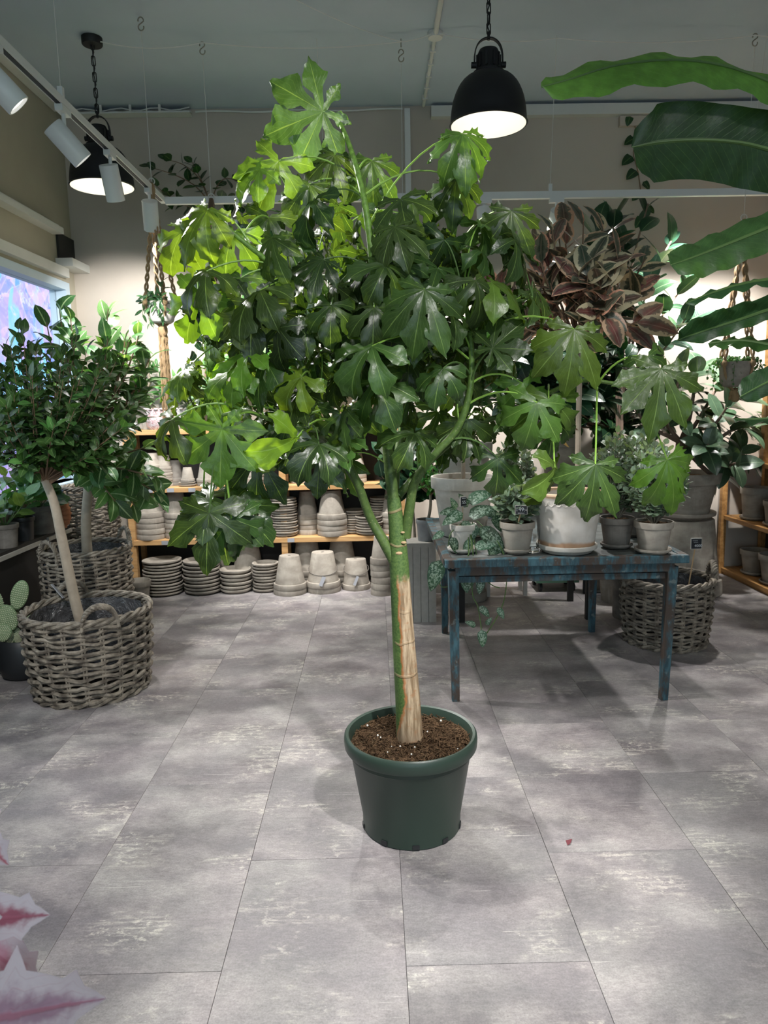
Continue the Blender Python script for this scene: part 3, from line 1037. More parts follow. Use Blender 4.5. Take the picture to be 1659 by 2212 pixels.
simple('wall_pipe', 'white square pipe running down the back wall from the ceiling', 'pipe', G().box(.29, .335, YB-.04, YB-.001, 1.4, ZC-.03), 'white')
simple('wall_cable', 'pale cable along the top of the back wall left of the pipe', 'cable', G().tube([(x, YB-.02, ZC-.03 + .006*math.sin(x*9)) for x in np.linspace(-1.36, .28, 30)], .008, 5), 'white_dull')
r = thing('ceiling_pipe', 'thin white conduit with clips crossing the ceiling above the tree', 'pipe', (.44, 5.2, ZC-.03))
part('pipe', G().tube([(.44, 6.15, ZC-.018), (.44, 5.06, ZC-.018)], .012, 8), MT['white_dull'], r)
part('pipe', G().tube([(.44, 5.02, ZC-.018), (.435, 2.5, ZC-.018)], .017, 8), MT['white_dull'], r)
part('junction_box', G().lathe([(.001, 0), (.045, 0), (.05, .01), (.05, .035), (.001, .035)], 16, (.44, 5.04, ZC-.036)), MT['white_dull'], r)
for i in range(5):
    part('clip', G().box(.42, .46, 5.22+.19*i, 5.235+.19*i, ZC-.034, ZC), MT['white_dull'], r, False)
simple('wall_duct', 'long white duct along the top of the back wall right of the pipe', 'duct', G().box(.50, 3.34, YB-.07, YB-.001, 3.735, 3.815), 'white_dull', smooth=False)
simple('roller_blind_box', 'beige boxed ledge under the white duct at top right', 'ledge', G().box(2.0, 3.34, YB-.045, YB-.001, 3.655, 3.73), 'wall', smooth=False)
# thin cable strung between the ceiling hooks
HK = [onz(217, 90, ZC-.06), onz(436, 92, ZC-.04), onz(866, 90, ZC-.04), onz(938, 70, ZC-.02), onz(1204, 82, ZC-.04), onz(1632, 76, ZC-.04), Vector((3.3, 5.0, ZC-.04))]
def sag(a, b, s, n=10): return [a.lerp(b, i/n) - Vector((0, 0, s*4*(i/n)*(1-i/n))) for i in range(n+1)]
pts = []
for a, b in zip(HK, HK[1:]): pts += sag(a, b, .035 if (b-a).length > .6 else .01)
simple('ceiling_cable', 'thin white cable strung across the ceiling between hooks', 'cable', G().tube(pts, .0035, 5), 'white_dull')
simple('ceiling_cable', 'thin white cable running forward over the ceiling from the junction box', 'cable', G().tube(sag(HK[2], onz(640, 0, ZC-.01), .02), .003, 5), 'white_dull')

def s_hook(p, h=.075):
    pts = []
    for t in range(17):
        a = t/16
        if a < .5: th = math.pi*(1.1 - a*2*1.35); c = (0, h*.25)
        else: th = math.pi*(.75 + (a-.5)*2*1.35 - 0.0) ; c = (0, -h*.25)
        pts.append(Vector((p[0] + h*.22*math.cos(th)*(1 if a < .5 else 1), p[1], p[2] + c[1] + h*.25*math.sin(th)*(1 if a < .5 else 1))))
    return pts
def hook_wire(label, top, bot, r=.0025):
    t = thing('hanging_wire', label, 'wire', bot)
    part('eye_pin', G().tube([top, top - Vector((0, 0, .05))], .004, 5), MT['steel'], t)
    part('hook', G().tube(s_hook(top - Vector((0, 0, .10))), .004, 6), MT['steel'], t)
    part('wire', G().tube([top - Vector((0, 0, .15)), bot], r, 5), MT['white_dull'], t)
    return t
hook_wire('wire with steel hook hanging from the ceiling behind the tree top', onz(866, 84, ZC), at(870, 470, 5.14))

# ================================================================ lamps
def pendant(label, x, y, zr, R0, pw):
    r = thing('pendant_lamp', label, 'lamp', (x, y, zr), 'black dome pendant lamps')
    c = (x, y, zr)
    hd = R0*1.18
    outer = [(R0*1.0, 0), (R0*1.03, .006), (R0*1.0, .014)] + [(R0*(.30 + .70*math.cos(a)**.85), .014 + hd*math.sin(a)**1.0) for a in [math.pi/2*i/12 for i in range(13)]][1:]
    outer[-1] = (R0*.36, .014+hd)
    part('shade', G().lathe(outer, 40, c), MT['black'], r)
    inner = [(R0*.985, .002)] + [(R0*(.30 + .67*math.cos(a)**.85), .010 + hd*.97*math.sin(a)) for a in [math.pi/2*i/12 for i in range(13)]][1:-1] + [(.001, .01+hd*.96)]
    part('shade_lining', G().lathe(inner, 40, c), MT['lampin'], r)
    z = zr + .014 + hd
    part('collar', G().lathe([(R0*.36, -.012), (R0*.41, -.008), (R0*.41, .012), (R0*.34, .016)], 24, (x, y, z)), MT['black'], r)
    part('neck', G().lathe([(R0*.34, .014), (R0*.30, .03), (R0*.30, .10), (R0*.24, .125), (R0*.08, .13), (.001, .13)], 24, (x, y, z)), MT['black'], r)
    for i in range(10):
        a = 2*math.pi*i/10
        part('fin', G().bar((x+R0*.31*math.cos(a), y+R0*.31*math.sin(a), z+.03), (x+R0*.31*math.cos(a), y+R0*.31*math.sin(a), z+.1), .012, .006, (math.cos(a), math.sin(a), 0)), MT['black'], r, False)
    pts = [(x + R0*.37*math.cos(a), y, z + .05 + (.135)*max(0, math.sin(a))**.6) for a in [math.pi*i/16 for i in range(17)]]
    g = G()
    for a, b in zip(pts, pts[1:]): g.bar(a, b, .006, .024, (0, 1, 0))
    part('bracket', g, MT['black'], r, False)
    for s in (-1, 1):
        part('bolt', G().tube([(x+s*R0*.33, y, z+.05), (x+s*R0*.45, y, z+.05)], .016, 10), MT['black'], r)
    z1 = z + .185
    part('eyelet', G().tube([(x, y, z1-.01), (x, y, z1+.03)], .008, 8), MT['black'], r)
    n = int((ZC - .03 - z1 - .01)/.046)
    st = (ZC - .03 - z1 - .01)/n
    me = G().tube([(0.011*math.cos(a), 0, (.019 if math.sin(a) > 0 else -.019) + .011*math.sin(a)) for a in [2*math.pi*i/14 for i in range(14)]], .0035, 5, True).mesh('chain_link')
    me.materials.append(MT['black'])
    for i in range(n):
        o = link('chain_link', me, None, r, (0, 0, z1 + .03 + st*(i+.3) - zr))
        o.rotation_euler = (0, 0, math.pi/2*(i % 2) + .4)
    part('cord', G().tube([(x + .006*math.sin(t*2.2), y + .006*math.cos(t*2.2), lerp(z1, ZC-.02, t/14)) for t in range(15)], .0035, 5), MT['black'], r)
    part('ceiling_rose', G().lathe([(.001, ZC-.045-z), (.06, ZC-.045-z), (.064, ZC-.04-z), (.064, ZC-z), (.001, ZC-z)], 24, (x, y, z)), MT['black'], r)
    part('bulb', G().ball((x, y, zr+hd*.55), R0*.22, 14, 8), MT['bulb'], r)
    l = bpy.data.lights.new('bulb_light', 'POINT'); l.energy = pw; l.color = (1, .92, .80); l.shadow_soft_size = .04
    lo = bpy.data.objects.new('bulb_light', l); COL.objects.link(lo); lo.parent = r; lo.location = (0, 0, hd*.28)
pl = at(219, 402, 5.02)
pendant('black dome pendant lamp hanging at the left behind the white track', -1.742, 5.05, pl.z, .20, 2.2)
pr_ = at(1055, 272, 4.25)
pendant('large black dome pendant lamp hanging above the right of the tree', pr_.x, 4.25, pr_.z, .207, 2.2)

# ---- light track
tr = thing('light_track', 'white suspended light track turning a corner below the ceiling', 'light track', (-1.42, 5.3, 2.90))
def tk(g, m='white', n='rail'): return part(n, g, MT[m], tr, False)
tk(G().box(-1.438, -1.402, 0.6, 5.318, 2.902, 2.936)); tk(G().box(-1.402, 3.3, 5.282, 5.318, 2.890, 2.936))
tk(G().box(-1.430, -1.410, 0.6, 5.25, 2.899, 2.9025), 'black', 'slot')
for i, (x, y) in enumerate([(-1.42, 3.65), (-1.42, 1.6), (-.3, 5.3), (1.25, 5.3), (2.62, 5.3)]):
    tk(G().box(x-.012, x+.012, y-.012, y+.012, 2.936, 2.985), 'white', 'clip')
    tk(G().tube([(x, y, 2.98), (x + (0 if i < 2 else -.02), y - (0 if i < 2 else .2), ZC)], .002, 5), 'white_dull', 'wire')

def head(label, x, y, d, ln=.185, rd=.05):
    d = Vector(d).normalized()
    r = thing('track_spotlight', label, 'spotlight', (x, y, 2.80), 'white cylinder spotlights on the track')
    part('adapter', G().box(x-.018, x+.018, y-.05, y+.05, 2.872, 2.90) if abs(x+1.42) < .05 else G().box(x-.05, x+.05, y-.018, y+.018, 2.862, 2.89), MT['white'], r, False)
    part('arm', G().tube([(x, y, 2.88), (x, y, 2.80)], .010, 8), MT['white'], r)
    c = Vector((x, y, 2.755))
    a, b = c - d*ln*.42, c + d*ln*.58
    sd = d.orthogonal().normalized(); s2 = d.cross(sd)
    def ring(p, q): return [p + (sd*math.cos(t) + s2*math.sin(t))*q for t in [2*math.pi*i/28 for i in range(28)]]
    vs = ring(a, .0005) + ring(a, rd*.97) + ring(a + d*.004, rd) + ring(b - d*.003, rd) + ring(b, rd*.97) + ring(b, rd*.86) + ring(b - d*.012, rd*.82)
    fs = [(i*28+j, i*28+(j+1) % 28, (i+1)*28+(j+1) % 28, (i+1)*28+j) for i in range(6) for j in range(28)]
    part('housing', G().add(vs, fs), MT['white'], r)
    vs = ring(b - d*.011, .0005) + ring(b - d*.011, rd*.83)
    part('lens', G().add(vs, [(j, (j+1) % 28, 28+(j+1) % 28, 28+j) for j in range(28)]), MT['lens'], r)
    return b + d*.02
head('white spotlight cut by the left edge of the photo, aimed right', -1.42, 3.02, (.62, .33, -.72))
head('second white spotlight from the left edge, aimed right with glowing lens', -1.42, 3.66, (.60, .36, -.74))
head('white spotlight hanging in front of the left pendant lamp', -1.42, 4.27, (0.02, .42, -.9))
head('white spotlight beside the jute rope at the corner of the track', -1.42, 4.98, (-.12, .50, -.86))
head('white spotlight on the back track behind the right of the tree crown', at(1046, 440, 5.3).x, 5.3, (.03, -.12, -1), .2)
head('white spotlight on the back track above the variegated rubber tree', at(1202, 440, 5.3).x, 5.3, (.0, .7, -.7), .15)
# ================================================================ the big tree
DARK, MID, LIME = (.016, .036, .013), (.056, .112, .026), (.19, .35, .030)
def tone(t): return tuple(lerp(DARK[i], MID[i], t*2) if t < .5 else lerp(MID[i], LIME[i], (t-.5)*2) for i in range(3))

TY = 2.46
tc = Vector((.107, TY, 0))
tree = thing('potted_flame_tree', 'large tree with lobed green leaves in a dark green plastic pot', 'tree', tc)
PR, PB, PH = .236, .176, .352
prof = [(.001, 0), (PB*.97, 0), (PB, .004), (PB*1.005, .05), (PR*.905, PH-.075), (PR*.925, PH-.07), (PR*.925, PH-.052), (PR*.985, PH-.050), (PR*1.0, PH-.044), (PR*1.008, PH-.022), (PR*1.0, PH-.006), (PR*.975, PH), (PR*.935, PH-.003), (PR*.91, PH-.02), (PR*.90, PH-.05), (PB*.9, .03), (.001, .03)]
pot = part('pot', G().lathe(prof, 64, tc), MT['potgreen'], tree)
for a in (-125, -88, -52, -15, 25, 75, 130, 190):
    ca, sa = math.cos(R(a)), math.sin(R(a))
    c = tc + Vector((ca*PB*1.0, sa*PB*1.0, .014))
    o = part('drain_hole', G().bar(c - Vector((ca, sa, 0))*.004, c + Vector((ca, sa, 0))*.0035, .024, .016), MT['black_plastic'], pot, False)
soil_disc(tree, tc, PR*.905, PH-.035, 3, .016)
g = G(); rnd = random.Random(5)
for i in range(1500):
    a, rr = rnd.random()*6.283, PR*.86*math.sqrt(rnd.random())
    c = tc + Vector((rr*math.cos(a), rr*math.sin(a), PH-.033+rnd.uniform(0, .010)))
    d = Vector((rnd.gauss(0, 1), rnd.gauss(0, 1), rnd.gauss(0, .5))).normalized()*rnd.uniform(.006, .016)
    g.tube([c - d, c + d*.2 + Vector((0, 0, .003)), c + d], rnd.uniform(.0008, .0026), 3, cap=False)
o = part('peat_fibre', g, MT['soil'], tree, True, 0); o['kind'] = 'stuff'
for i in range(11):
    a, rr = rnd.random()*6.283, PR*.82*math.sqrt(rnd.random())
    part('perlite_grain', G().ball(tc + Vector((rr*math.cos(a), rr*math.sin(a), PH-.020)), rnd.uniform(.0018, .004), 6, 4, (1, .8, 1)), MT['perlite'], tree)

U = TY*1.015/F                                    # metres per pixel at the tree
def tp(px, py, dy=0.0): return at(px, py, TY + dy)
TR_U, TR_TOP = .42, .635
MT['trunk'] = m_trunk()
tpts = [tp(888, 1625), tp(885, 1590), tp(880, 1500), tp(873, 1400), tp(867, 1300), tp(862, 1215), tp(857, 1140), tp(850, 1075)]
trk = smoothline(tpts, 5)
rad0 = [32, 30, 27.5, 25, 22.5, 21, 17, 14.5]
rr_ = [lerp(rad0[min(int(i/5), 6)], rad0[min(int(i/5)+1, 7)], (i/5) % 1 if i < 35 else 1)*U for i in range(len(trk))]
part('trunk', G().tube(trk, rr_, 20), MT['trunk'], tree)
# pruning scars
for px, py, s in ((872, 1172, 4), (870, 1150, 3), (862, 1195, 5), (1, 1, 0)):
    if s: part('pruning_scar', G().ball(tp(px, py, -.030), s*U*1.0, 8, 5, (1.5, .55, .8)), MT['stick'], tree)

BR = []
def branch(pts, r0, r1, sm=5):
    q = smoothline([tp(*p) for p in pts], sm)
    m = len(q)
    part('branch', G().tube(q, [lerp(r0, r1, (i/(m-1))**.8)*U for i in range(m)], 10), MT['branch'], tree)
    BR.extend(q[2:])
    return q
branch([(852, 1090), (842, 1010), (832, 900), (822, 770, -.06), (810, 640, -.14), (800, 520, -.16), (782, 410, -.14), (757, 320, -.08), (733, 262)], 14, 4)
branch([(852, 1212), (826, 1165), (800, 1118), (775, 1050, -.03), (752, 1000, -.05), (722, 930, -.08), (680, 850, -.1), (640, 760, -.12)], 13, 5)
branch([(778, 1050, -.03), (752, 1012, .02), (735, 975, .05), (690, 930, .1), (620, 880, .15), (545, 850, .18)], 10, 4)
branch([(876, 1160), (886, 1090, -.02), (897, 1040, -.04), (935, 985, -.08), (985, 930, -.1), (1012, 860, -.12), (1019, 780, -.12), (1012, 690, -.12), (1000, 640, -.1)], 12, 4.5)
branch([(860, 1072), (905, 1020, .05), (955, 972, .08), (1005, 935, .1), (1060, 905, .12), (1130, 890, .1), (1185, 850, .05), (1260, 822, 0), (1345, 828, -.05), (1400, 800, -.08)], 9, 3.2)
branch([(852, 1060, .02), (862, 960, .1), (885, 850, .16), (930, 720, .22), (965, 600, .25), (985, 480, .28), (1000, 410, .28)], 10, 4)
branch([(822, 780), (790, 735, -.03), (735, 690, -.08), (680, 630, -.12), (615, 590, -.16), (555, 545, -.2), (500, 500, -.22), (455, 455, -.22)], 9, 3.5)
branch([(735, 690, -.08), (700, 620, 0), (668, 550, .05), (640, 490, .08), (625, 420, .1)], 7, 3.5)
branch([(722, 930, -.08), (650, 925, -.12), (580, 905, -.16), (530, 888, -.2), (480, 897, -.22)], 6, 3)
branch([(815, 690), (850, 640, .1), (870, 560, .18), (880, 470, .2)], 7, 4)
branch([(680, 850, -.1), (610, 800, -.05), (540, 760, 0), (470, 700, 0), (430, 640, -.05)], 7, 3.5)
branch([(1015, 780, -.12), (1060, 740, -.05), (1110, 690, 0), (1150, 640, 0)], 5, 3)
branch([(985, 540, .27), (1040, 520, .25), (1090, 480, .22)], 5, 3)
branch([(680, 870, -.1), (640, 930, -.05), (600, 960, 0), (560, 950, .02)], 6, 3)

PAL = [palmate_mesh('lobed_leaf_shape', i, dr, fo, n) for i, (dr, fo, n) in enumerate(
    [(.25, .16, 7), (.7, .22, 5), (1.15, .25, 5), (1.6, .25, 5), (2.0, .3, 5), (.9, .3, 3), (.9, .18, 7), (1.5, .55, 5), (.5, .2, 6), (1.1, .3, 6), (1.7, .35, 6)])]

BRN = np.array([tuple(p) for p in BR])
def petiole(attach, d, start=None, r=2.0, young=True):
    if start is None:
        a = np.array(tuple(attach))
        dist = np.linalg.norm(BRN - a, axis=1)
        cost = np.abs(dist - .16) + .5*np.maximum(0, BRN[:, 2] - a[2])
        start = Vector(BRN[int(np.argmin(cost))])
    mid = (start + attach)/2 + Vector((0, 0, .25*(attach - start).length)) - Vector(d)*.02
    q = bez(start, mid, attach, 7)
    part('petiole', G().tube(q, [lerp(r, r*.7, i/7)*U for i in range(8)], 5, cap=False), MT['petiole' if young else 'petiole_d'], tree)

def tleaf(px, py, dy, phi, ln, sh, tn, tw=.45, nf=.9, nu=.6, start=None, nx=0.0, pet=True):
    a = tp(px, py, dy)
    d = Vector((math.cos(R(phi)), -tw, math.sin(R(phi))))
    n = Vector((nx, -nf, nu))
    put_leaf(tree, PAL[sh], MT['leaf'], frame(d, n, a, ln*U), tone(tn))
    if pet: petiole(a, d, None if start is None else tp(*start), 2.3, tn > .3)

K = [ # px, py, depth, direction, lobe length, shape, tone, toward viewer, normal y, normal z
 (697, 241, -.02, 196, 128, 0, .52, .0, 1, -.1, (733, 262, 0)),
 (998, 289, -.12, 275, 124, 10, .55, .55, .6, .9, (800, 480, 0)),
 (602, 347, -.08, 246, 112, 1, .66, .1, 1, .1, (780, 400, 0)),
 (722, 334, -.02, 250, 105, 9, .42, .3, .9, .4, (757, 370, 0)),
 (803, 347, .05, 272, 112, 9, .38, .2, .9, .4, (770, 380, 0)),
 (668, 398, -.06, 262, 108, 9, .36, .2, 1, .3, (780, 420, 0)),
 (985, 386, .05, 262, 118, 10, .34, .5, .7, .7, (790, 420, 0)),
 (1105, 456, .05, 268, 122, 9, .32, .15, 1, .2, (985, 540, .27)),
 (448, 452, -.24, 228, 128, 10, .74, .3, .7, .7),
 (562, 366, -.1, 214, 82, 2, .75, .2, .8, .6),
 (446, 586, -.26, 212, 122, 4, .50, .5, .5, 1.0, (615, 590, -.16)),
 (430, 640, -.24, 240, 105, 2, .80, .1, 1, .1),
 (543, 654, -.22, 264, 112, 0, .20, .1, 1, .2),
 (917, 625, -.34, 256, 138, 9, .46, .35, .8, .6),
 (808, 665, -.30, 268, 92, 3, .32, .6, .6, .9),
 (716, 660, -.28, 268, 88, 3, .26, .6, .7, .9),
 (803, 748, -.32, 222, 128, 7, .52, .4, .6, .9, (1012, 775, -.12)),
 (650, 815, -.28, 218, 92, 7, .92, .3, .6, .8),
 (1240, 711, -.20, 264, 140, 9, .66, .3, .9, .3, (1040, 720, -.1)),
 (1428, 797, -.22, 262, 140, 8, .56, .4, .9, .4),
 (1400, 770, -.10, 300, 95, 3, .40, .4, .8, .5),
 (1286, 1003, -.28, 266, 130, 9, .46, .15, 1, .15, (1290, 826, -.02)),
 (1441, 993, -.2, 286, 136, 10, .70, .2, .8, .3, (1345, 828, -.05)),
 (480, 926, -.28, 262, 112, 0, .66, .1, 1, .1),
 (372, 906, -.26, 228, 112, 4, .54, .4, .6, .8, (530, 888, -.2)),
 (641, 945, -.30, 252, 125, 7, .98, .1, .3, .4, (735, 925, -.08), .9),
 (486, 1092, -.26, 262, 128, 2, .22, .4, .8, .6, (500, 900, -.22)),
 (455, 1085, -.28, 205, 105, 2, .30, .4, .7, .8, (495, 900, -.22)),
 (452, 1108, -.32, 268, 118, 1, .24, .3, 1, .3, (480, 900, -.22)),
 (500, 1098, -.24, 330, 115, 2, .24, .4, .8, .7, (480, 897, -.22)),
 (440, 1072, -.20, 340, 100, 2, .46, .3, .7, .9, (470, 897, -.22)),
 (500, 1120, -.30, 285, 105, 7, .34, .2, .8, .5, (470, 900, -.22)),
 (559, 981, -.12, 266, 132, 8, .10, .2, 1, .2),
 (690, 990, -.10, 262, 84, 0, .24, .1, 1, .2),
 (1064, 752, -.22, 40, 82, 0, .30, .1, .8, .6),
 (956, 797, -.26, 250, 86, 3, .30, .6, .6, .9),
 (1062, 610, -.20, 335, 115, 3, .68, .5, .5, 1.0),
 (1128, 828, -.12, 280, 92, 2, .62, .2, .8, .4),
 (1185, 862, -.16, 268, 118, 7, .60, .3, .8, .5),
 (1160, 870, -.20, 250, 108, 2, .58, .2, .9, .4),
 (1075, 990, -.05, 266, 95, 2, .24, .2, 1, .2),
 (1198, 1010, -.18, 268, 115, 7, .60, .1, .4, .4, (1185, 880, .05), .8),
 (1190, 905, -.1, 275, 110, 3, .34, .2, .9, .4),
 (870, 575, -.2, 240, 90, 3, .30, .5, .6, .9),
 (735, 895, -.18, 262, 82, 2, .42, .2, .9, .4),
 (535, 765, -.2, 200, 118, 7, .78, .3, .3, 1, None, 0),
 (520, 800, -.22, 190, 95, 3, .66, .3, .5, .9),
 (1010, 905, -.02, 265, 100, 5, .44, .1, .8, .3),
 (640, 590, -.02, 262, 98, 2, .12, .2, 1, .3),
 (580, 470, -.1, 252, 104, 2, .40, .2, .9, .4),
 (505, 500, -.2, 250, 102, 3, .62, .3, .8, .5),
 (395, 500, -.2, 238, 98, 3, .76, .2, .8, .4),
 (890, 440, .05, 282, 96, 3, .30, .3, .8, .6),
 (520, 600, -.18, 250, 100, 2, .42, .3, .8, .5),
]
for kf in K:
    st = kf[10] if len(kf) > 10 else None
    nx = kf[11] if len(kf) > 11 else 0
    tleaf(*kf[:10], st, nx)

# the rest of the crown
rnd = random.Random(21)
def inside(px, py):
    e = ((px-775)/410)**2 + ((py-680)/320)**2
    if py > 850 and not (470 < px < 770 or 870 < px < 1190): return False
    if py > (1000 if px < 800 else 950): return False
    if px > 1000 and py < 430: return False
    if py < 425 + 70*((px-775)/330)**2: return False
    return e < 1
cnt = 0
while cnt < 180:
    px, py = rnd.gauss(770, 240), rnd.gauss(710, 180)
    if not inside(px, py): continue
    lim = math.sqrt(max(0, 1 - ((px-775)/430)**2))
    dy = rnd.uniform(-.32, .50)*lim
    if dy < -.12 and rnd.random() < .35: dy = rnd.uniform(.05, .5)*lim
    a = tp(px, py, dy)
    o_ = Vector((a.x - .07, a.y - TY, 0)); o_ = o_/max(.15, o_.length)
    d = o_*.55 + Vector((rnd.gauss(0, .35), rnd.gauss(-.1, .35), -.75 + rnd.gauss(0, .25)))
    n = o_*.55 + Vector((rnd.gauss(0, .25), -.35 + rnd.gauss(0, .25), .65))
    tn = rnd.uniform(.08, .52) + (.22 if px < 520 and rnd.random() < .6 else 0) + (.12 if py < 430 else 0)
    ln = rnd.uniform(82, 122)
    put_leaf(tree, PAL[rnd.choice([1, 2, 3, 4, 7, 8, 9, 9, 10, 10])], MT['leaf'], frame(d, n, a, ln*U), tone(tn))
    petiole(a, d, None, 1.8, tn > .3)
    cnt += 1

# ================================================================ weathered blue table
tb = thing('work_table', 'worn blue wooden table with square legs carrying potted plants', 'table', (.91, 4.06, 0))
TZ = .757
o = part('table_top', G().box(.325, 1.505, 3.42, 4.72, TZ-.032, TZ), MT['ttop'], tb, False); bevel(o, .005)
for a, b, c, d in ((.325, 1.505, 3.417, 3.46), (.325, 1.505, 4.68, 4.723), (.322, .365, 3.46, 4.68), (1.465, 1.508, 3.46, 4.68)):
    o = part('edge_moulding', G().box(a, b, c, d, TZ-.036, TZ+.004), MT['paint'], tb, False); bevel(o, .004)
for a, b, c, d in ((.38, 1.45, 3.46, 3.50), (.38, 1.45, 4.62, 4.66), (.38, .42, 3.5, 4.62), (1.41, 1.45, 3.5, 4.62)):
    part('apron', G().box(a, b, c, d, TZ-.085, TZ-.036), MT['paint'], tb, False)
for (xt, yt, xb, yb) in ((.372, 3.485, .388, 3.545), (1.445, 3.485, 1.436, 3.50), (.435, 4.62, .44, 4.655), (1.405, 4.62, 1.40, 4.61)):
    g = G(); h0 = TZ-.06
    vs = []
    for (x, y, z, s) in ((xb, yb, 0, .019), (xt, yt, h0, .026)):
        vs += [(x-s, y-s, z), (x+s, y-s, z), (x+s, y+s, z), (x-s, y+s, z)]
    o = part('leg', g.add(vs, [(3, 2, 1, 0), (4, 5, 6, 7), (0, 1, 5, 4), (1, 2, 6, 5), (2, 3, 7, 6), (3, 0, 4, 7)]), MT['paint'], tb, False); bevel(o, .003)
for a, b in (((.39, 3.50, .645), (1.44, 3.50, .645)), ((.44, 4.63, .62), (1.40, 4.63, .62)), ((.385, 3.5, .60), (.435, 4.62, .60)), ((1.44, 3.5, .60), (1.405, 4.62, .60))):
    part('rail', G().bar(a, b, .018, .030), MT['paint'], tb, False)

# ================================================================ left group: baskets and fig trees
def LT(px, py, Y): return at(px, py, Y)
B1 = Vector((-1.568, 3.835, 0))
basket('wicker_basket', 'big round wicker basket with rope handles in the left foreground', B1, .318, .285, .445, 16, 22, ((R(-58), .085, .085), (R(125), .085, .085)), .0105, 1)
B2 = Vector((-1.82, 4.50, 0))
basket('wicker_basket', 'wicker basket with rope handles behind the left foreground basket', B2, .262, .23, .655, 27, 22, ((R(-120), .075, .08), (R(45), .075, .09)), .0085, 2)
basket('wicker_basket', 'tall dark wicker basket between the left bench and the pot shelves', Vector((-2.16, 5.50, 0)), .20, .17, .93, 44, 20, (), .0085, 3, liner=False)

f1 = thing('fig_tree', 'small-leaved fig tree on a bare leaning trunk in the left foreground basket', 'tree', B1 + Vector((.0, 0, .17)))
t0, t1 = B1 + Vector((.02, -.03, .18)), LT(98, 1038, 3.78)
tk_ = smoothline([t0, LT(165, 1310, 3.80), LT(135, 1170, 3.79), LT(118, 1090, 3.78), t1], 5)
part('trunk', G().tube(tk_, [lerp(.030, .021, i/(len(tk_)-1)) for i in range(len(tk_))], 12), MT['barkgrey'], f1)
top = tk_[-1]
C1 = LT(115, 865, 3.82)
tw = crown_twigs(top, C1, (.50, .46, .40), 125, 11, .35, .08, 6, -.85)
for i in range(7):
    a = tw[i*5]
    part('branch', G().tube([top - Vector((0, 0, .02))] + a[1:5], [.014, .011, .009, .007, .005], 7), MT['twig'], f1)
twig_part(f1, tw, .0045, .0014, MT['twig'])
foliage(f1, tw, OV['ficus'], MT['ficus'], [(.045, .12, .030), (.065, .17, .045), (.030, .08, .025), (.10, .22, .06)], .068, 18, 31, 300, .30, .9, .5)
soil_disc(f1, B1 + Vector((0, 0, .17)), .24, .172, 4)

f2 = thing('fig_tree', 'pale-veined fig tree rising behind the small-leaved one at left', 'tree', B2 + Vector((0, 0, .25)))
t1 = LT(190, 1060, 4.50)
tk_ = smoothline([B2 + Vector((.01, 0, .25)), LT(186, 1150, 4.5), t1, LT(195, 980, 4.5)], 5)
part('trunk', G().tube(tk_, [lerp(.034, .024, i/(len(tk_)-1)) for i in range(len(tk_))], 12), MT['barkgrey'], f2)
tw = crown_twigs(tk_[-1], LT(205, 800, 4.52), (.40, .30, .47), 26, 12, .5, .1, 7, -.7)
tw += crown_twigs(tk_[-3], LT(265, 1030, 4.42), (.28, .25, .22), 11, 13, .5, .05, 7)
for a in tw: part('branch', G().tube(a, [lerp(.010, .003, i/(len(a)-1)) for i in range(len(a))], 6, cap=False), MT['twig'], f2)
foliage(f2, tw, OV['ficus2'], MT['ficus2'], [(.065, .16, .045), (.045, .12, .035), (.11, .22, .07), (.03, .09, .03)], .145, 10, 32, 300, .32, .85, .6)
soil_disc(f2, B2 + Vector((0, 0, .25)), .19, .262, 5)

# tags on the front basket handle
o = simple('paper_tag', 'small grey paper tag tied to the handle of the foreground basket', 'tag', G().bar(LT(112, 1262, 3.98), LT(138, 1292, 3.97), .004, .04, (0, -1, .4)), 'paper', smooth=False)

# dark bench on the left with pots
bn = thing('plant_bench', 'low dark panelled bench along the left window wall', 'bench', (-2.27, 4.4, 0))
part('bench_top', G().box(XL+.002, -2.20, 3.2, 5.2, .655, .685), MT['panel'], bn, False)
part('edge_trim', G().box(-2.205, -2.185, 3.2, 4.72, .64, .665), MT['frosted'], bn, False)
part('edge_trim', G().box(-2.205, -2.185, 4.82, 5.2, .64, .665), MT['frosted'], bn, False)
for y0, y1 in ((3.2, 4.06), (4.12, 4.72), (4.82, 5.2)):
    part('panel', G().box(-2.225, -2.212, y0, y1, .02, .64), MT['panel'], bn, False)
for y in (4.09, 4.77): part('post', G().box(-2.235, -2.19, y-.03, y+.03, 0, .655), MT['navy'], bn, False)
part('backing', G().box(XL+.002, -2.226, 3.2, 5.2, 0, .655), MT['panel'], bn, False)

def bench_pot(label, px, Y, rt, rb, h, mat, plant=None, z=.685):
    x = at(px, 1150, Y).x
    r = thing('potted_plant', label, 'potted plant', (x, Y, z))
    part('pot', G().lathe(pot_profile(rt, rb, h), 28, (x, Y, z)), MT[mat], r)
    soil_disc(r, (x, Y), rt*.86, z + h*.88, 1)
    if plant: plant(r, Vector((x, Y, z + h*.85)))
    return r
def small_bush(cols, size, mesh, mat, n, per, rad, seed, hgt, sag_=.1, t0=.35, out=.8):
    def f(r, c):
        tw = crown_twigs(c, c + Vector((0, 0, hgt*.55)), (rad, rad, hgt*.5), n, seed, .5, sag_, 5, -.6)
        twig_part(r, tw, .0035, .0015, MT['petiole_d'])
        foliage(r, tw, OV[mesh], MT[mat], cols, size, per, seed+1, 300, t0, out)
    return f
GRN = [(.03, .11, .03), (.05, .17, .04), (.08, .22, .06)]
bench_pot('bushy yellow-green plant in a small grey clay pot at the left edge', 12, 4.40, .078, .06, .145, 'clayd', small_bush([(.16, .26, .05), (.08, .2, .05)], .10, 'round', 'ficus', 8, 4, .16, 3, .34))
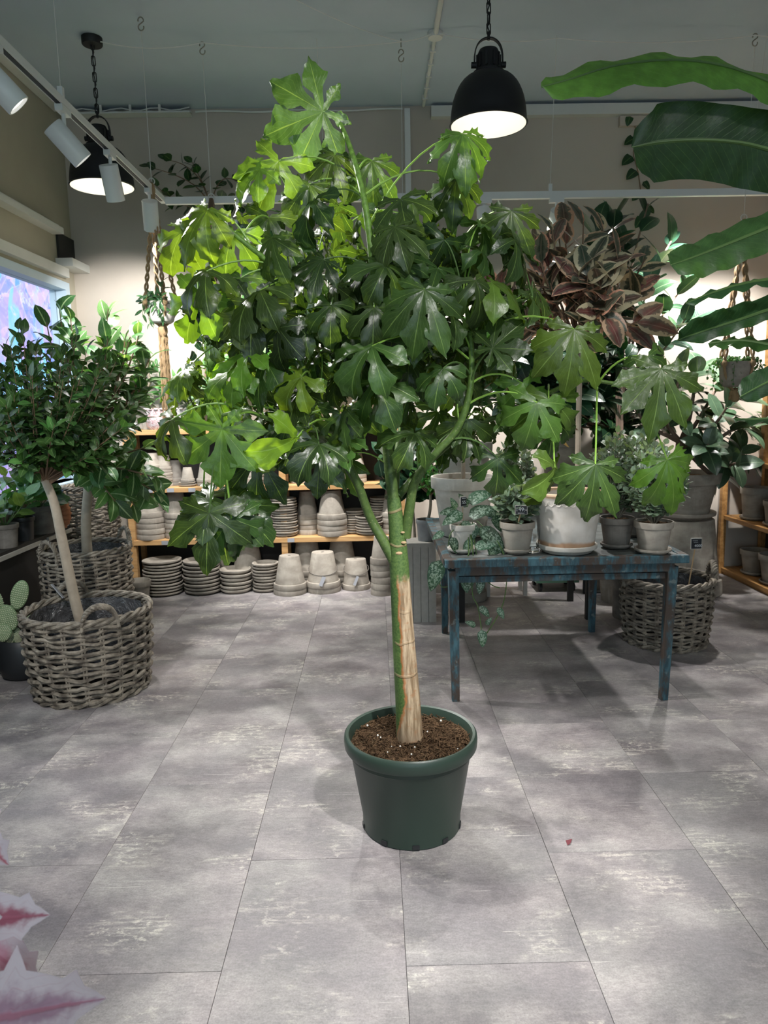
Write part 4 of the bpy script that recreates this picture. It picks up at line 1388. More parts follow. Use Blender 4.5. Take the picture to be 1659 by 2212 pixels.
bench_pot('round-leaved plant in a small black pot on the left bench', 50, 4.64, .075, .06, .15, 'black_plastic', small_bush(GRN, .11, 'round', 'ficus', 9, 4, .18, 4, .36))
bench_pot('dark leafy plant in a wide dark bowl on the left bench', 88, 4.90, .125, .09, .19, 'clayd', small_bush([(.02, .07, .025), (.03, .1, .03)], .13, 'round', 'ficus', 9, 4, .14, 6, .34))
# rusty ring ornament on the bench
oc = at(128, 1108, 5.06)
g = G(); pts = []
for i in range(25):
    a = R(110 - i*9.2)
    pts.append(oc + Vector((-.015 + .062*math.cos(a), 0, .095*math.sin(a) - .005)))
g.tube(pts, [.015 + .020*math.sin(math.pi*min(1, (i+2)/27)) + .004*(-1)**i for i in range(25)], 9)
r = thing('bark_ornament', 'rough rust-orange curved ornament behind the leaning trunk', 'ornament', (oc.x, oc.y, .685))
part('ring', g, MT['ornament'], r)
part('peg', G().tube([(oc.x, oc.y, .684), (oc.x - .01, oc.y, oc.z - .07)], .007, 6), MT['twig'], r)

# prickly pear
cp = onz(30, 1478, 0); cp.y += .145
cx_ = thing('prickly_pear', 'spotted prickly pear cactus in a round black pot at the left edge', 'cactus', (cp.x, cp.y, 0))
part('pot', G().lathe([(.001, 0), (.10, 0), (.125, .02), (.142, .09), (.140, .17), (.130, .225), (.122, .232), (.115, .225), (.12, .15), (.001, .14)], 36, cp), MT['black_plastic'], cx_)
soil_disc(cx_, cp, .118, .19, 8)
def pad(px, py, wpx, hpx, tilt, yaw_=0.0, dy=0.0):
    c = at(px, py, cp.y + dy); s = cp.y/F
    a, b = wpx*s/2, hpx*s/2
    g = G().ball((0, 0, 0), 1, 18, 12, (a, .011, b))
    Mx = Matrix.Translation(c) @ Matrix.Rotation(yaw_, 4, 'Z') @ Matrix.Rotation(tilt, 4, 'Y')
    g.v = [tuple(Mx @ Vector(v)) for v in g.v]
    o = part('pad', g, MT['cactus'], cx_)
    rn = random.Random(int(px*7+py))
    gg = G()
    for i in range(-5, 6):
        for j in range(-7, 8):
            x, z = (i + .5*(j % 2))*.2, j*.14
            if x*x + z*z < .85:
                y = math.sqrt(max(0, 1 - x*x - z*z))
                for sy in (-1, 1): gg.ball(Mx @ Vector((x*a, sy*.011*y, z*b)), .0036, 5, 3)
    q = part('areoles', gg, MT['spine'], o); q['kind'] = 'stuff'
pad(42, 1285, 36, 68, R(18), .25); pad(17, 1335, 40, 62, R(-8), .3, -.03); pad(20, 1375, 26, 40, R(5), .1); pad(-6, 1300, 36, 66, R(-14), -.4, .03)
pad(55, 1342, 34, 40, R(40), -.2, -.02); pad(38, 1375, 20, 42, R(0), 1.0, .02); pad(2, 1368, 40, 50, R(60), .1, -.05); pad(30, 1320, 24, 44, R(10), 1.1, .04)
# ================================================================ pine shelf with clay pots
SZ = (.437, .868, 1.335)
sh = thing('pine_shelf', 'long pine shelf with three boards along the back wall', 'shelf', (-.85, 6.0, 0))
SX0, SX1, SY = -1.985, .24, 5.885
for z in SZ:
    o = part('board', G().box(SX0, SX1, SY, 6.17, z-.042, z), MT['wood'], sh, False); bevel(o, .003)
for x in (SX0, -.78, SX1-.05):
    for y in (SY+.012, 6.12): part('post', G().box(x, x+.05, y, y+.05, 0, SZ[2]-.042) if x != SX0 else G().box(x-.035, x+.015, y, y+.05, 0, SZ[2]+.02), MT['wood'], sh, False)
part('back_panel', G().box(SX0, SX1, 6.172, 6.185, 0, SZ[2]), MT['panel'], sh, False)
part('side_panel', G().box(SX0-.034, SX0-.02, SY+.06, 6.12, 0, SZ[2]), MT['panel'], sh, False)
for z, pxs in ((SZ[0], (352, 530, 626)), (SZ[1], (325, 371, 417, 540, 600))):
    for px in pxs:
        x = at(px, 1100, SY).x
        part('shelf_label', G().box(x-.028, x+.028, SY-.004, SY, z-.038, z-.006), MT['paper'], sh, False)

YS = 5.86
saucer_stack(343, YS, 0, 42, 11, 76, 'leftmost stack on the floor', seed=1)
saucer_stack(428, YS+.01, 0, 40.5, 9, 72, 'second stack from left on the floor', seed=2)
saucer_stack(503, YS+.02, 0, 34.5, 6, 50, 'shortest saucer stack on the floor', seed=3)
saucer_stack(568, YS+.03, 0, 29, 9, 62, 'floor stack touching the upturned pots', seed=4)
inv_stack(620, 5.79, 0, 37, 22, 72, 2, 'pair right of the floor saucers', 12, seed=5)
xq = inv_stack(694, 5.84, 0, 38, 24, 75, 2, 'pair wearing a grey tag', 12, seed=6)
inv_stack(766, 5.90, 0, 32, 22, 66, 1, 'with a small tag beside the tagged pair', 12, seed=7)
inv_stack(823, 5.69, 0, 26, 16, 60, 6, 'tall floor stack beside the tree trunk', 14, seed=8)
for i, px in enumerate((455, 530, 660, 735)):
    inv_stack(px, 6.06, 0, 36, 22, 84, 3, ('back stack behind the shortest saucers', 'back stack left of the pairs', 'back stack behind the tagged pair', 'back stack right of the tagged pair')[i], 12, 'clay', 20+i)
# tags on cords
def cord_tag(label, px, Y, zc, rc, tw_):
    x = at(px, 1100, Y).x
    r = thing('cord_tag', label, 'tag', (x, Y-rc, zc-.07))
    pts = [Vector((x + rc*math.cos(a), Y + rc*math.sin(a), zc + .035*math.sin(a) + .01)) for a in [2*math.pi*i/32 for i in range(32)]]
    part('cord', G().tube(pts, .0025, 5, True), MT['clayd'], r)
    part('tag', G().bar((x-.004-.01, Y-rc-.035, zc-.10), (x+.016, Y-rc-.014, zc-.03), tw_, .005, (0, 1, 0)), MT['paper'], r, False)
cord_tag('grey tag on a cord around the middle upturned floor pot', 694, 5.84, .175, .120, .030)
cord_tag('small grey tag on a cord around the single upturned floor pot', 766, 5.90, .155, .104, .022)

Y1 = 6.0
inv_stack(324, Y1, SZ[0], 32, 18, 60, 5, 'leftmost stack on the lowest board', 12, seed=31)
inv_stack(381, Y1+.03, SZ[0], 27, 17, 55, 5, 'second stack along the lowest board', 11, seed=32)
inv_stack(438, Y1+.03, SZ[0], 27, 17, 55, 3, 'stack behind the hanging leaves', 11, seed=33)
saucer_stack(486, Y1, SZ[0], 25, 7, 44, 'stack beside the hanging leaves', seed=34)
inv_stack(549, Y1, SZ[0], 32, 17, 66, 4, 'stack left of the tall saucer column', 12, seed=35)
saucer_stack(613, 5.99, SZ[0], 29, 15, 82, 'tall column on the lowest board', seed=36)
inv_stack(664, 6.08, SZ[0], 26, 15, 60, 4, 'shaded stack right of the saucer column', 11, seed=37)
inv_stack(717, 5.995, SZ[0], 33, 20, 62, 4, 'brightly lit stack on the lowest board', 12, seed=38)
saucer_stack(763, 6.07, SZ[0], 26, 9, 50, 'back stack beside the left tree branch', seed=39)
saucer_stack(797, 5.985, SZ[0], 30, 7, 40, 'front stack beside the left tree branch', seed=40)
inv_stack(850, 6.02, SZ[0], 30, 17, 60, 4, 'shelf stack behind the tree trunk', 12, seed=41)
saucer_stack(822, 6.08, SZ[0], 24, 14, 76, 'narrow stack behind the left tree branch', seed=42)

inv_stack(335, 6.0, SZ[1], 19, 12, 30, 8, 'leftmost stack on the middle board', 6, seed=51)
inv_stack(360, 6.03, SZ[1], 18, 12, 30, 7, 'second stack along the middle board', 6, seed=52)
inv_stack(383, 6.08, SZ[1], 18, 11, 45, 2, 'slim dark stack on the middle board', 8, 'clayd', seed=53)
saucer_stack(408, 5.97, SZ[1], 18, 2, 9, 'small pair on the middle board', seed=54)
inv_stack(410, 5.99, SZ[1]+.038, 15, 9, 30, 1, 'standing on two small saucers on the middle board', 6, seed=55)
inv_stack(450, 6.0, SZ[1], 22, 12, 42, 2, 'stack below the bright leaf', 8, seed=56)
inv_stack(550, 6.02, SZ[1], 25, 12, 62, 4, 'stack right of the air plant', 9, seed=57)
saucer_stack(598, 5.97, SZ[1], 20, 3, 14, 'low stack on the middle board', seed=58)
inv_stack(650, 6.05, SZ[1], 20, 12, 34, 4, 'stack behind the folded lime leaf', 8, seed=59)
inv_stack(712, 5.99, SZ[1], 26, 16, 34, 4, 'wide stack right of the lime leaf', 10, seed=60)
inv_stack(770, 6.03, SZ[1], 24, 14, 44, 3, 'rightmost stack on the middle board', 10, seed=61)
# air plant
ap = thing('air_plant', 'pale air plant with curling leaves in a small clay pot on the shelf', 'potted plant', Vector((at(513, 1100, 5.97).x, 5.97, SZ[1])))
ac = wloc(ap)
part('pot', G().lathe(pot_profile(.062, .045, .10, .22), 24, ac), MT['clay'], ap)
rnd = random.Random(3)
for i in range(22):
    a = rnd.random()*6.28; q = rnd.uniform(.05, .09)
    c0 = ac + Vector((0, 0, .09))
    m = c0 + Vector((math.cos(a)*q*.8, math.sin(a)*q*.8, .10)); e = c0 + Vector((math.cos(a)*q*1.3, math.sin(a)*q*1.3, rnd.uniform(.0, .07)))
    part('leaf', G().tube(bez(c0, m, e, 6), [.0035, .0035, .003, .0028, .002, .0015, .0006], 4), plain('air_plant_grey', (.42, .46, .40), .7) if i == 0 else bpy.data.materials['air_plant_grey'], ap)

# ---- plants on the top board
def shelf_plant(name, label, px, Y, z, rt, rb, h, mat, fn, cat='potted plant', group=None, x=None, rim=.2):
    x = at(px, 1100, Y).x if x is None else x
    r = thing(name, label, cat, (x, Y, z), group)
    part('pot', G().lathe(pot_profile(rt, rb, h, rim), 28, (x, Y, z)), MT[mat], r)
    soil_disc(r, (x, Y), rt*.86, z + h*.86, px)
    if fn: fn(r, Vector((x, Y, z + h*.84)))
    return r
PALE = [(.10, .25, .07), (.16, .34, .10), (.07, .19, .06)]
def bonsai(r, c):
    q = smoothline([c, c + Vector((.035, 0, .07)), c + Vector((-.045, 0, .15)), c + Vector((-.055, 0, .23)), c + Vector((.0, 0, .31)), c + Vector((-.02, 0, .38))], 5)
    part('trunk', G().tube(q, [lerp(.026, .012, i/(len(q)-1)) for i in range(len(q))], 10), MT['barkgrey'], r)
    for k, (o, rr) in enumerate(((q[-1], .13), (q[12] + Vector((-.04, 0, 0)), .07))):
        tw = crown_twigs(o, o + Vector((0, 0, rr*.5)), (rr, rr, rr*.7), 14, 80+k, .4, .1, 4, -.3)
        twig_part(r, tw, .003, .0012, MT['twig'])
        foliage(r, tw, OV['ficus'], MT['ficus'], GRN, .05, 5, 82+k, 100)
shelf_plant('bonsai_fig', 'bonsai fig with a twisted pale trunk on the shelf by the jute tail', 342, 6.05, SZ[2], .10, .08, .09, 'clayw', bonsai, 'bonsai')
def standard(h, rad, mesh, mat, cols, size, n, per, seed, lean=0.0, tr_=.012, bark='barkgrey'):
    def f(r, c):
        t = c + Vector((lean, 0, h))
        part('trunk', G().tube(smoothline([c, (c+t)/2 + Vector((.01, 0, 0)), t], 4), [lerp(tr_, tr_*.6, i/8) for i in range(9)], 8), MT[bark], r)
        tw = crown_twigs(t - Vector((0, 0, h*.1)), t + Vector((0, 0, rad*.5)), (rad, rad, rad*.85), n, seed, .4, .1, 5, -.5)
        twig_part(r, tw, .004, .0015, MT['petiole_d'])
        foliage(r, tw, OV[mesh], MT[mat], cols, size, per, seed+1, 300, .35)
    return f
shelf_plant('shelf_plant', 'slim-leaved plant with a woody stem behind the jute tail', 386, 6.06, SZ[2], .07, .055, .10, 'clay', standard(.16, .15, 'slim', 'ficus', PALE, .12, 14, 6, 90))
shelf_plant('shelf_plant', 'silvery trailing plant in a beige pot with a price tag', 434, 5.99, SZ[2], .085, .062, .15, 'clayw', small_bush([(.10, .2, .10), (.16, .27, .15)], .11, 'slim', 'ficus', 16, 5, .2, 91, .30, .25))
shelf_plant('shelf_plant', 'hanging grey-leaved plant in a low clay pot beside the beige pot', 474, 6.03, SZ[2], .09, .07, .11, 'clay', small_bush([(.09, .17, .09), (.06, .14, .06)], .10, 'heart', 'ficus', 14, 5, .2, 92, .26, .2))
shelf_plant('shelf_plant', 'tall pale-leaved money tree on the shelf behind the tree crown', 560, 6.05, SZ[2], .10, .08, .14, 'clay', standard(.30, .26, 'ficus2', 'ficus2', PALE, .15, 16, 6, 93))
shelf_plant('shelf_plant', 'leafy pale plant on the shelf behind the middle of the crown', 640, 6.04, SZ[2], .10, .08, .14, 'clay', standard(.24, .24, 'ficus2', 'ficus', PALE, .14, 15, 6, 94))
shelf_plant('shelf_plant', 'green plant on the shelf just left of the main stem', 725, 6.04, SZ[2], .10, .08, .14, 'clayw', standard(.2, .24, 'ficus2', 'ficus', GRN, .14, 15, 6, 95))
shelf_plant('shelf_plant', 'green plant at the right end of the pine shelf', 850, 6.04, SZ[2], .10, .08, .14, 'clay', standard(.22, .24, 'ficus2', 'ficus', GRN, .14, 15, 6, 96))
# pink lace planters
for px, lab in ((352, 'pink and white patterned planter under the jute tail'), (405, 'grey and white patterned planter right of the jute tail')):
    x = at(px, 1100, 5.97).x
    k_ = N('lace_glaze'); _c = k_.mix(k_.rng(k_.noise(k_.pos(), 45.0, 3, .6, 1.5), .45, .55), (.55, .33, .34) if px < 380 else (.36, .34, .33), (.72, .66, .66))
    r = thing('patterned_planter', lab, 'planter', (x, 5.97, SZ[2]))
    part('bowl', G().lathe([(.001, 0), (.06, 0), (.085, .03), (.092, .09), (.098, .16), (.093, .162), (.086, .15), (.08, .04), (.001, .03)], 28, (x, 5.97, SZ[2])), k_.done(_c, .4), r)
    for i in range(14):
        a = 2*math.pi*i/14
        part('scallop', G().ball((x + .095*math.cos(a), 5.97 + .095*math.sin(a), SZ[2]+.162), .019, 8, 5, (1, 1, .5)), bpy.data.materials[r.children[0].data.materials[0].name], r)
p_ = at(430, 851, 5.93)
price_tag('chalk price tag reading 229 in the beige shelf pot', p_, (p_.x + .01, 5.97, SZ[2] + .12), .072, .052, [('229', .034, .004, -.008), ('~', .05, 0, .015)], .1)
p_ = at(540, 783, 5.93)
price_tag('chalk price tag ending in 79 among the shelf plants', p_, (p_.x, 6.0, SZ[2] + .10), .07, .05, [('79', .036, .008, -.004)], .05)

# tall shrub whose arching branches spread over the back track at left
tl = thing('arching_fig', 'dark round-leaved branches arching over the track in the left corner', 'plant', (at(440, 900, 6.08).x, 6.08, SZ[2]))
c = wloc(tl)
part('pot', G().lathe(pot_profile(.09, .07, .12), 24, c), MT['clayd'], tl)
st = smoothline([c + Vector((0, 0, .1)), at(452, 700, 6.08), at(470, 520, 6.05), at(455, 440, 6.0)], 5)
part('stem', G().tube(st, [lerp(.012, .007, i/(len(st)-1)) for i in range(len(st))], 7), MT['twig'], tl)
tws = []
for q in ([(455, 440), (420, 400), (370, 375), (318, 360)], [(455, 440), (430, 385), (395, 355), (360, 345)], [(455, 440), (470, 400), (490, 385), (520, 395)], [(455, 440), (400, 440), (360, 420), (330, 395)],
          [(455, 440), (440, 400), (425, 370), (415, 350)], [(460, 460), (420, 450), (385, 440), (370, 450)], [(455, 440), (480, 430), (505, 440), (530, 450)]):
    tws.append(smoothline([at(px, py, 6.0 - .03*i) for i, (px, py) in enumerate(q)], 3))
for a in tws: part('branch', G().tube(a, [lerp(.006, .002, i/(len(a)-1)) for i in range(len(a))], 5), MT['twig'], tl)
foliage(tl, tws, OV['round'], MT['ficus'], [(.012, .04, .014), (.02, .06, .02), (.03, .085, .02)], .088, 9, 101, 100, .2, .9)

# vines on the back wall
def vine(label, pts, n, size, mesh, mat, cols, seed, r=.004, Y=6.17):
    q = smoothline([at(px, py, Y) for px, py in pts], 4)
    r0 = thing('wall_vine', label, 'vine', q[0])
    part('stem', G().tube(q, r, 5), MT['twig'], r0)
    rnd = random.Random(seed)
    for i in range(n):
        p = q[int((i+.5)/n*(len(q)-1))]
        s = 1 if i % 2 else -1
        d = Vector((s*rnd.uniform(.3, .8), -.25, -rnd.uniform(.3, .9)))
        put_leaf(r0, OV[mesh][i % 2], MT[mat], frame(d, (s*.2, -1, .3), p + Vector((s*.02, -.02, 0)), size*rnd.uniform(.8, 1.15)), pick(cols, rnd))
    return r0
DK = [(.014, .05, .02), (.025, .075, .025)]
vine('heart-leaved vine climbing the back wall behind the big banana leaves', [(1392, 470), (1385, 420), (1378, 370), (1368, 330), (1375, 290), (1362, 245)], 11, .10, 'heart', 'ficus', DK, 5)
vine('thin dark vine on the wall above the centre of the crown', [(700, 470), (690, 400), (682, 350), (705, 320), (722, 298)], 13, .075, 'round', 'ficus', DK, 6)
vine('dark vine beside the wall pipe above the crown', [(745, 500), (738, 440), (742, 400), (752, 380)], 9, .075, 'round', 'ficus', DK, 7)
vine('pale large-leaved vine lit on the wall left of the crown', [(640, 560), (600, 600), (560, 620), (520, 690), (470, 735), (455, 800)], 22, .13, 'round', 'ficus', PALE, 8)
vine('pale large-leaved vine lit on the wall behind the left leaves', [(600, 500), (560, 560), (575, 640), (610, 700), (620, 770)], 18, .14, 'round', 'ficus', PALE, 9)

# ---- macrame hangers
def macrame(label, top, bowl, br, tail, seed, wire_top, mat='jute', pot='clayw', plant=None, group='jute plant hangers'):
    """top: knot under the wire, bowl: centre of the pot, tail: lower end"""
    r = thing('plant_hanger', label, 'plant hanger', bowl)
    part('hook', G().tube(s_hook(wire_top - Vector((0, 0, .05))), .004, 6), MT['steel'], r)
    part('wire', G().tube([wire_top - Vector((0, 0, .09)), top], .0022, 5), MT['white_dull'], r)
    part('ring', G().tube([top + Vector((.02*math.cos(a), 0, .02*math.sin(a))) for a in [2*math.pi*i/16 for i in range(16)]], .004, 6, True), MT['white_dull'], r)
    part('top_knot', G().tube([top - Vector((0, 0, .01)), top - Vector((0, 0, .05)), top - Vector((0, 0, .13))], [.014, .022, .016], 8), MT[mat], r)
    rnd = random.Random(seed)
    for k in range(4):
        a = k*math.pi/2 + .5
        rim = bowl + Vector((br*math.cos(a), br*math.sin(a), br*.35))
        for s in (0, 1):
            m = 40; pts = []
            for i in range(m+1):
                t = i/m
                p = (top - Vector((0, 0, .11))).lerp(rim, t)
                off = Vector((math.cos(t*34 + s*math.pi), math.sin(t*34 + s*math.pi), 0))*.009
                pts.append(p + off)
            part('cord', G().tube(pts, .0075, 5), MT[mat], r)
        part('knot', G().ball(rim, .019, 8, 6, (1, 1, 1.4)), MT[mat], r)
        part('cord', G().tube(bez(rim, bowl + Vector((br*.95*math.cos(a), br*.95*math.sin(a), -br*.6)), bowl - Vector((0, 0, br*1.15)), 8), .009, 5), MT[mat], r)
    b0 = bowl - Vector((0, 0, br*1.15))
    part('knot', G().ball(b0 - Vector((0, 0, .02)), .034, 10, 7, (1, 1, 1.5)), MT[mat], r)
    for k in range(9):
        a = k*.7; m = 26; pts = []
        q = .012 + .012*(k % 2)
        for i in range(m+1):
            t = i/m
            p = b0.lerp(tail, t)
            pts.append(p + Vector((math.cos(a)*(q + .010*t) + .003*math.sin(t*60 + k), math.sin(a)*q + .003*math.cos(t*60 + k), -.02*t*(k % 3))))
        part('tail_strand', G().tube(pts, [.0075 + .0015*math.sin(i*2.1) for i in range(m+1)], 5), MT[mat], r)
    p = thing('hanging_plant', plant[0], 'potted plant', bowl - Vector((0, 0, br*.9)))
    part('pot', G().lathe([(.001, 0), (br*.55, 0), (br*.72, br*.12), (br*.82, br*.5), (br*.86, br*1.35), (br*.80, br*1.35), (br*.74, br*.5), (.001, br*.2)], 24, bowl - Vector((0, 0, br*.9))), MT[pot], p)
    o = bowl + Vector((0, 0, br*.35))
    tw = []
    rn = random.Random(seed+5)
    for i in range(plant[1]):
        a = rn.random()*6.28; q = rn.uniform(.7, 1.5)*br
        ln = rn.uniform(plant[5], plant[6])
        e = o + Vector((math.cos(a)*q, math.sin(a)*q, -ln))
        tw.append(bez(o, o + Vector((math.cos(a)*q, math.sin(a)*q, br*.8)), e, 7))
    twig_part(p, tw, .0028, .0012, MT['petiole_d'])
    foliage(p, tw, OV[plant[2]], MT[plant[3]], plant[4], plant[7], plant[8], seed+9, 300, .15, .9)
macrame('light jute plant hanger hanging at the corner of the track', at(327, 392, 5.0), at(349, 668, 5.1), .105, at(364, 898, 5.1), 1, onz(303, 32, ZC),
        'jute', 'clayw', ('small-leaved trailing plant in the left jute hanger', 18, 'slim', 'ficus', [(.02, .08, .03), (.05, .14, .05)], -.12, .18, .06, 9))
macrame('dark jute plant hanger second from the left', at(456, 425, 5.25), at(458, 690, 5.25), .12, at(482, 905, 5.25), 2, onz(436, 86, ZC),
        'juted', 'navy', ('dark trailing ivy in the second jute hanger', 18, 'heart', 'ficus', [(.010, .035, .018), (.02, .06, .025)], -.05, .35, .07, 8))
macrame('jute plant hanger on the right behind the banana leaves', at(1607, 470, 5.0), at(1590, 800, 5.0), .125, at(1585, 850, 5.0), 3, onz(1632, 68, ZC),
        'jute', 'clay', ('string of pearls in the right jute hanger', 26, 'round', 'ficus', [(.04, .13, .04), (.07, .2, .07)], .02, .2, .022, 14))
# ================================================================ plants on the table
def on_table(px, py, rb): c = onz(px, py, TZ + .004); c.y += rb; return c
def saucer(label, c, r, h, mat='clay'):
    o = link('clay_saucer', saucer_mesh(r, h, mat), None, None, c)
    return tag(o, label, 'saucer', 'saucers under table pots')

# silver pothos
c = on_table(1005, 1198, .085)
saucer('pale clay saucer under the silver trailing plant', c, .080, .022, 'clayw')
sp = thing('trailing_pothos', 'silver-splashed trailing plant in a pale clay pot at the table corner', 'potted plant', c + Vector((0, 0, .006)))
part('pot', G().lathe(pot_profile(.068, .048, .135, .22), 28, c + Vector((0, 0, .006))), MT['clayw'], sp)
soil_disc(sp, c, .058, c.z + .125, 9)
S3 = c.y/F
SIL = [(.030, .085, .045), (.04, .11, .055), (.025, .07, .035)]
SVM = [leaf_mesh('pothos_leaf_shape', .52, 7, 2, .2, .5+.3*i, .62, .72, .05, seed=40+i) for i in range(2)]
def sl(px, py, phi, ln, dy=0.0, tw=.3, nf=.8, nu=.6, nx=0.0, k=0, col=None):
    a = at(px, py, c.y + dy)
    d = Vector((math.cos(R(phi)), -tw, math.sin(R(phi))))
    put_leaf(sp, SVM[k], MT['silver'], frame(d, (nx, -nf, nu), a, ln*S3), col or pick(SIL, random))
for a in ((1010, 1085, 30, 62), (1012, 1115, 25, 62, -.03), (1040, 1140, -45, 78, -.05), (1000, 1108, 200, 55, -.02), (990, 1105, 175, 45), (1065, 1115, -60, 40, -.02), (1025, 1130, -110, 52, -.03), (1030, 1155, 40, 35, -.04),
          (960, 1150, 200, 32, -.06), (975, 1160, -70, 40, -.06), (1025, 1180, 10, 48, -.08), (1060, 1175, -80, 40, -.07), (1058, 1195, 20, 30, -.06), (1085, 1222, 55, 40, -.09), (1030, 1205, -30, 48, -.1), (950, 1210, -110, 72, -.08), (1015, 1220, -95, 60, -.1),
          (1040, 1245, -100, 40, -.1), (1000, 1250, -70, 35, -.1), (1010, 1095, 120, 38), (985, 1100, 110, 30), (1035, 1310, -40, 34, -.1), (1075, 1312, -60, 30, -.1), (1028, 1352, 150, 28, -.1), (1040, 1360, -85, 42, -.1), (1050, 1350, 60, 22, -.1), (1000, 1125, -60, 45, -.03), (1045, 1105, -10, 45, .02), (1020, 1165, -130, 36, -.06)):
    sl(*a, k=random.randrange(2))
for q in ([(1005, 1125, 0), (975, 1150, -.05), (968, 1180, -.07)], [(1010, 1130, 0), (1018, 1180, -.09), (1000, 1220, -.1), (990, 1255, -.1), (955, 1268, -.1), (945, 1240, -.1)], [(1015, 1128, 0), (1022, 1200, -.1), (1020, 1280, -.1), (1032, 1310, -.1), (1040, 1360, -.1)],
          [(1030, 1125, 0), (1075, 1170, -.07), (1094, 1225, -.1), (1090, 1290, -.1), (1075, 1330, -.1), (1050, 1370, -.1)], [(1020, 1128, 0), (1035, 1230, -.1), (1060, 1262, -.1), (1080, 1270, -.1)], [(1012, 1125, .0), (1012, 1190, -.09), (1016, 1220, -.1)]):
    part('vine_stem', G().tube(smoothline([at(px, py, c.y+dy) for px, py, dy in q], 4), .0028, 5), MT['petiole_d'], sp)
p_ = at(999, 1083, c.y - .01)
price_tag('small chalk tag on a stick in the silver trailing plant', p_, (p_.x + .004, c.y - .01, c.z + .12), .036, .050, [('55', .022, .0, -.004), ('~', .022, 0, .017)], .5)

# grey-green wire-leaved shrubs
WG = [(.17, .24, .17), (.22, .30, .22), (.12, .18, .12)]
def wire_bush(label, px, py, rt, rb, h, mat, rad, hgt, seed, n=60, per=11, size=.024, sc=None, smat='clay', slabel=None):
    c = on_table(px, py, rb)
    z0 = 0
    if sc:
        saucer(slabel, c, sc, .024, smat); z0 = .007
    r = thing('wire_bush', label, 'potted plant', c + Vector((0, 0, z0)), 'grey-green small-leaved shrubs')
    part('pot', G().lathe(pot_profile(rt, rb, h, .22), 32, c + Vector((0, 0, z0))), MT[mat], r)
    soil_disc(r, c, rt*.87, c.z + z0 + h*.9, seed)
    o = c + Vector((0, 0, z0 + h*.85))
    tw = crown_twigs(o, o + Vector((0, 0, hgt*.5)), (rad, rad, hgt*.55), n, seed, .5, .1, 6, -.2)
    twig_part(r, tw, .0018, .0010, plain('wire_twig', (.22, .20, .15), .8) if 'wire_twig' not in bpy.data.materials else bpy.data.materials['wire_twig'])
    foliage(r, tw, OV['round'], MT['ficus'], WG, size, per, seed+1, 300, .25, .9, .6, .4)
    return c
cw = wire_bush('grey-green small-leaved shrub in a clay pot with a 149 tag', 1122, 1199, .088, .060, .152, 'clay', .13, .24, 61, 70, 11, .036, .070, 'clay', 'clay saucer under the shrub with the 149 tag')
p_ = at(1126, 1101, cw.y - .125)
price_tag('chalk price tag reading 149 on a stick in the grey-green shrub', p_, (p_.x - .006, cw.y - .06, cw.z + .135), .060, .044, [('149:-', .026, .0, .002), ('~', .03, 0, -.015)], -.2)
wire_bush('grey-green small-leaved shrub in the clay pot at the right front of the table', 1421, 1199, .094, .066, .150, 'clay', .16, .40, 62, 130, 14, .030, .088, 'clay', 'clay saucer under the right front shrub')
wire_bush('grey-green small-leaved shrub in a dark pot right of the scalloped pot', 1340, 1187, .088, .062, .150, 'clayd', .14, .46, 63, 120, 14, .030, .080, 'clayd', 'dark saucer under the shrub right of the scalloped pot')
wire_bush('grey-green small-leaved shrub behind the 149 tag', 1112, 1150, .095, .066, .165, 'clayw', .13, .40, 64, 100, 13, .030)
wire_bush('grey-green small-leaved shrub in the back right corner of the table', 1380, 1160, .08, .06, .14, 'clayd', .15, .42, 65, 100, 13, .030, .075, 'clayd', 'dark saucer under the back right corner shrub')

# scalloped pot with the variegated rubber tree
c = on_table(1241, 1203, .145)
saucer('wide pale saucer under the scalloped pot', c, .148, .042, 'clayw')
rt = thing('variegated_rubber_tree', 'rubber tree with cream and maroon leaves in a scalloped whitewashed pot', 'tree', c + Vector((0, 0, .009)))
zb = c.z + .009
vp = [(.001, 0), (.125, 0), (.130, .006), (.150, .16), (.166, .262), (.169, .266), (.176, .280), (.180, .284), (.180, .292), (.170, .296), (.160, .292), (.150, .20), (.12, .03), (.001, .03)]
part('pot', G().lathe([(r_, z_) for r_, z_ in vp], 48, (c.x, c.y, zb)), MT['scallop'], rt).location = (0, 0, 0)
for i in range(30):
    a = 2*math.pi*i/30
    g = G(); q = c + Vector((.162*math.cos(a), .162*math.sin(a), 0)); q.z = zb + .256
    pts = [q + Vector((-math.sin(a), math.cos(a), 0))*.0165*math.cos(t) + Vector((0, 0, -.022*math.sin(t))) + Vector((math.cos(a), math.sin(a), 0))*(-.0025*math.sin(t)+.002) for t in [math.pi*k/6 for k in range(7)]]
    part('scallop', g.tube(pts, .0035, 5), MT['clayw'], rt)
soil_disc(rt, c, .148, zb + .235, 12)
st = smoothline([Vector((c.x, c.y, zb + .22)), at(1246, 1050, c.y), at(1249, 930, c.y + .02), at(1252, 820, c.y + .02), at(1255, 700, c.y + .02)], 4)
part('trunk', G().tube(st, [lerp(.016, .012, i/(len(st)-1)) for i in range(len(st))], 8), MT['barkgrey'], rt)
VAR = [(.045, .075, .045), (.12, .035, .038), (.035, .06, .035), (.18, .07, .06)]
tw = crown_twigs(st[-3], at(1258, 635, c.y), (.36, .28, .40), 30, 71, .5, .1, 7, -.6)
tw += [bez(st[-3], at(1205, 600, c.y-.05), at(1192, 490, c.y-.05), 7), bez(st[-3], at(1260, 600, c.y-.15), at(1275, 590, c.y-.2), 7), bez(st[-3], at(1280, 640, c.y-.2), at(1310, 690, c.y-.25), 7), bez(st[-3], at(1100, 640, c.y), at(1070, 610, c.y), 7), bez(st[-3], at(1130, 700, c.y), at(1060, 700, c.y), 7)]
for a in tw: part('branch', G().tube(a, [lerp(.007, .003, i/(len(a)-1)) for i in range(len(a))], 6, cap=False), MT['twig'], rt)
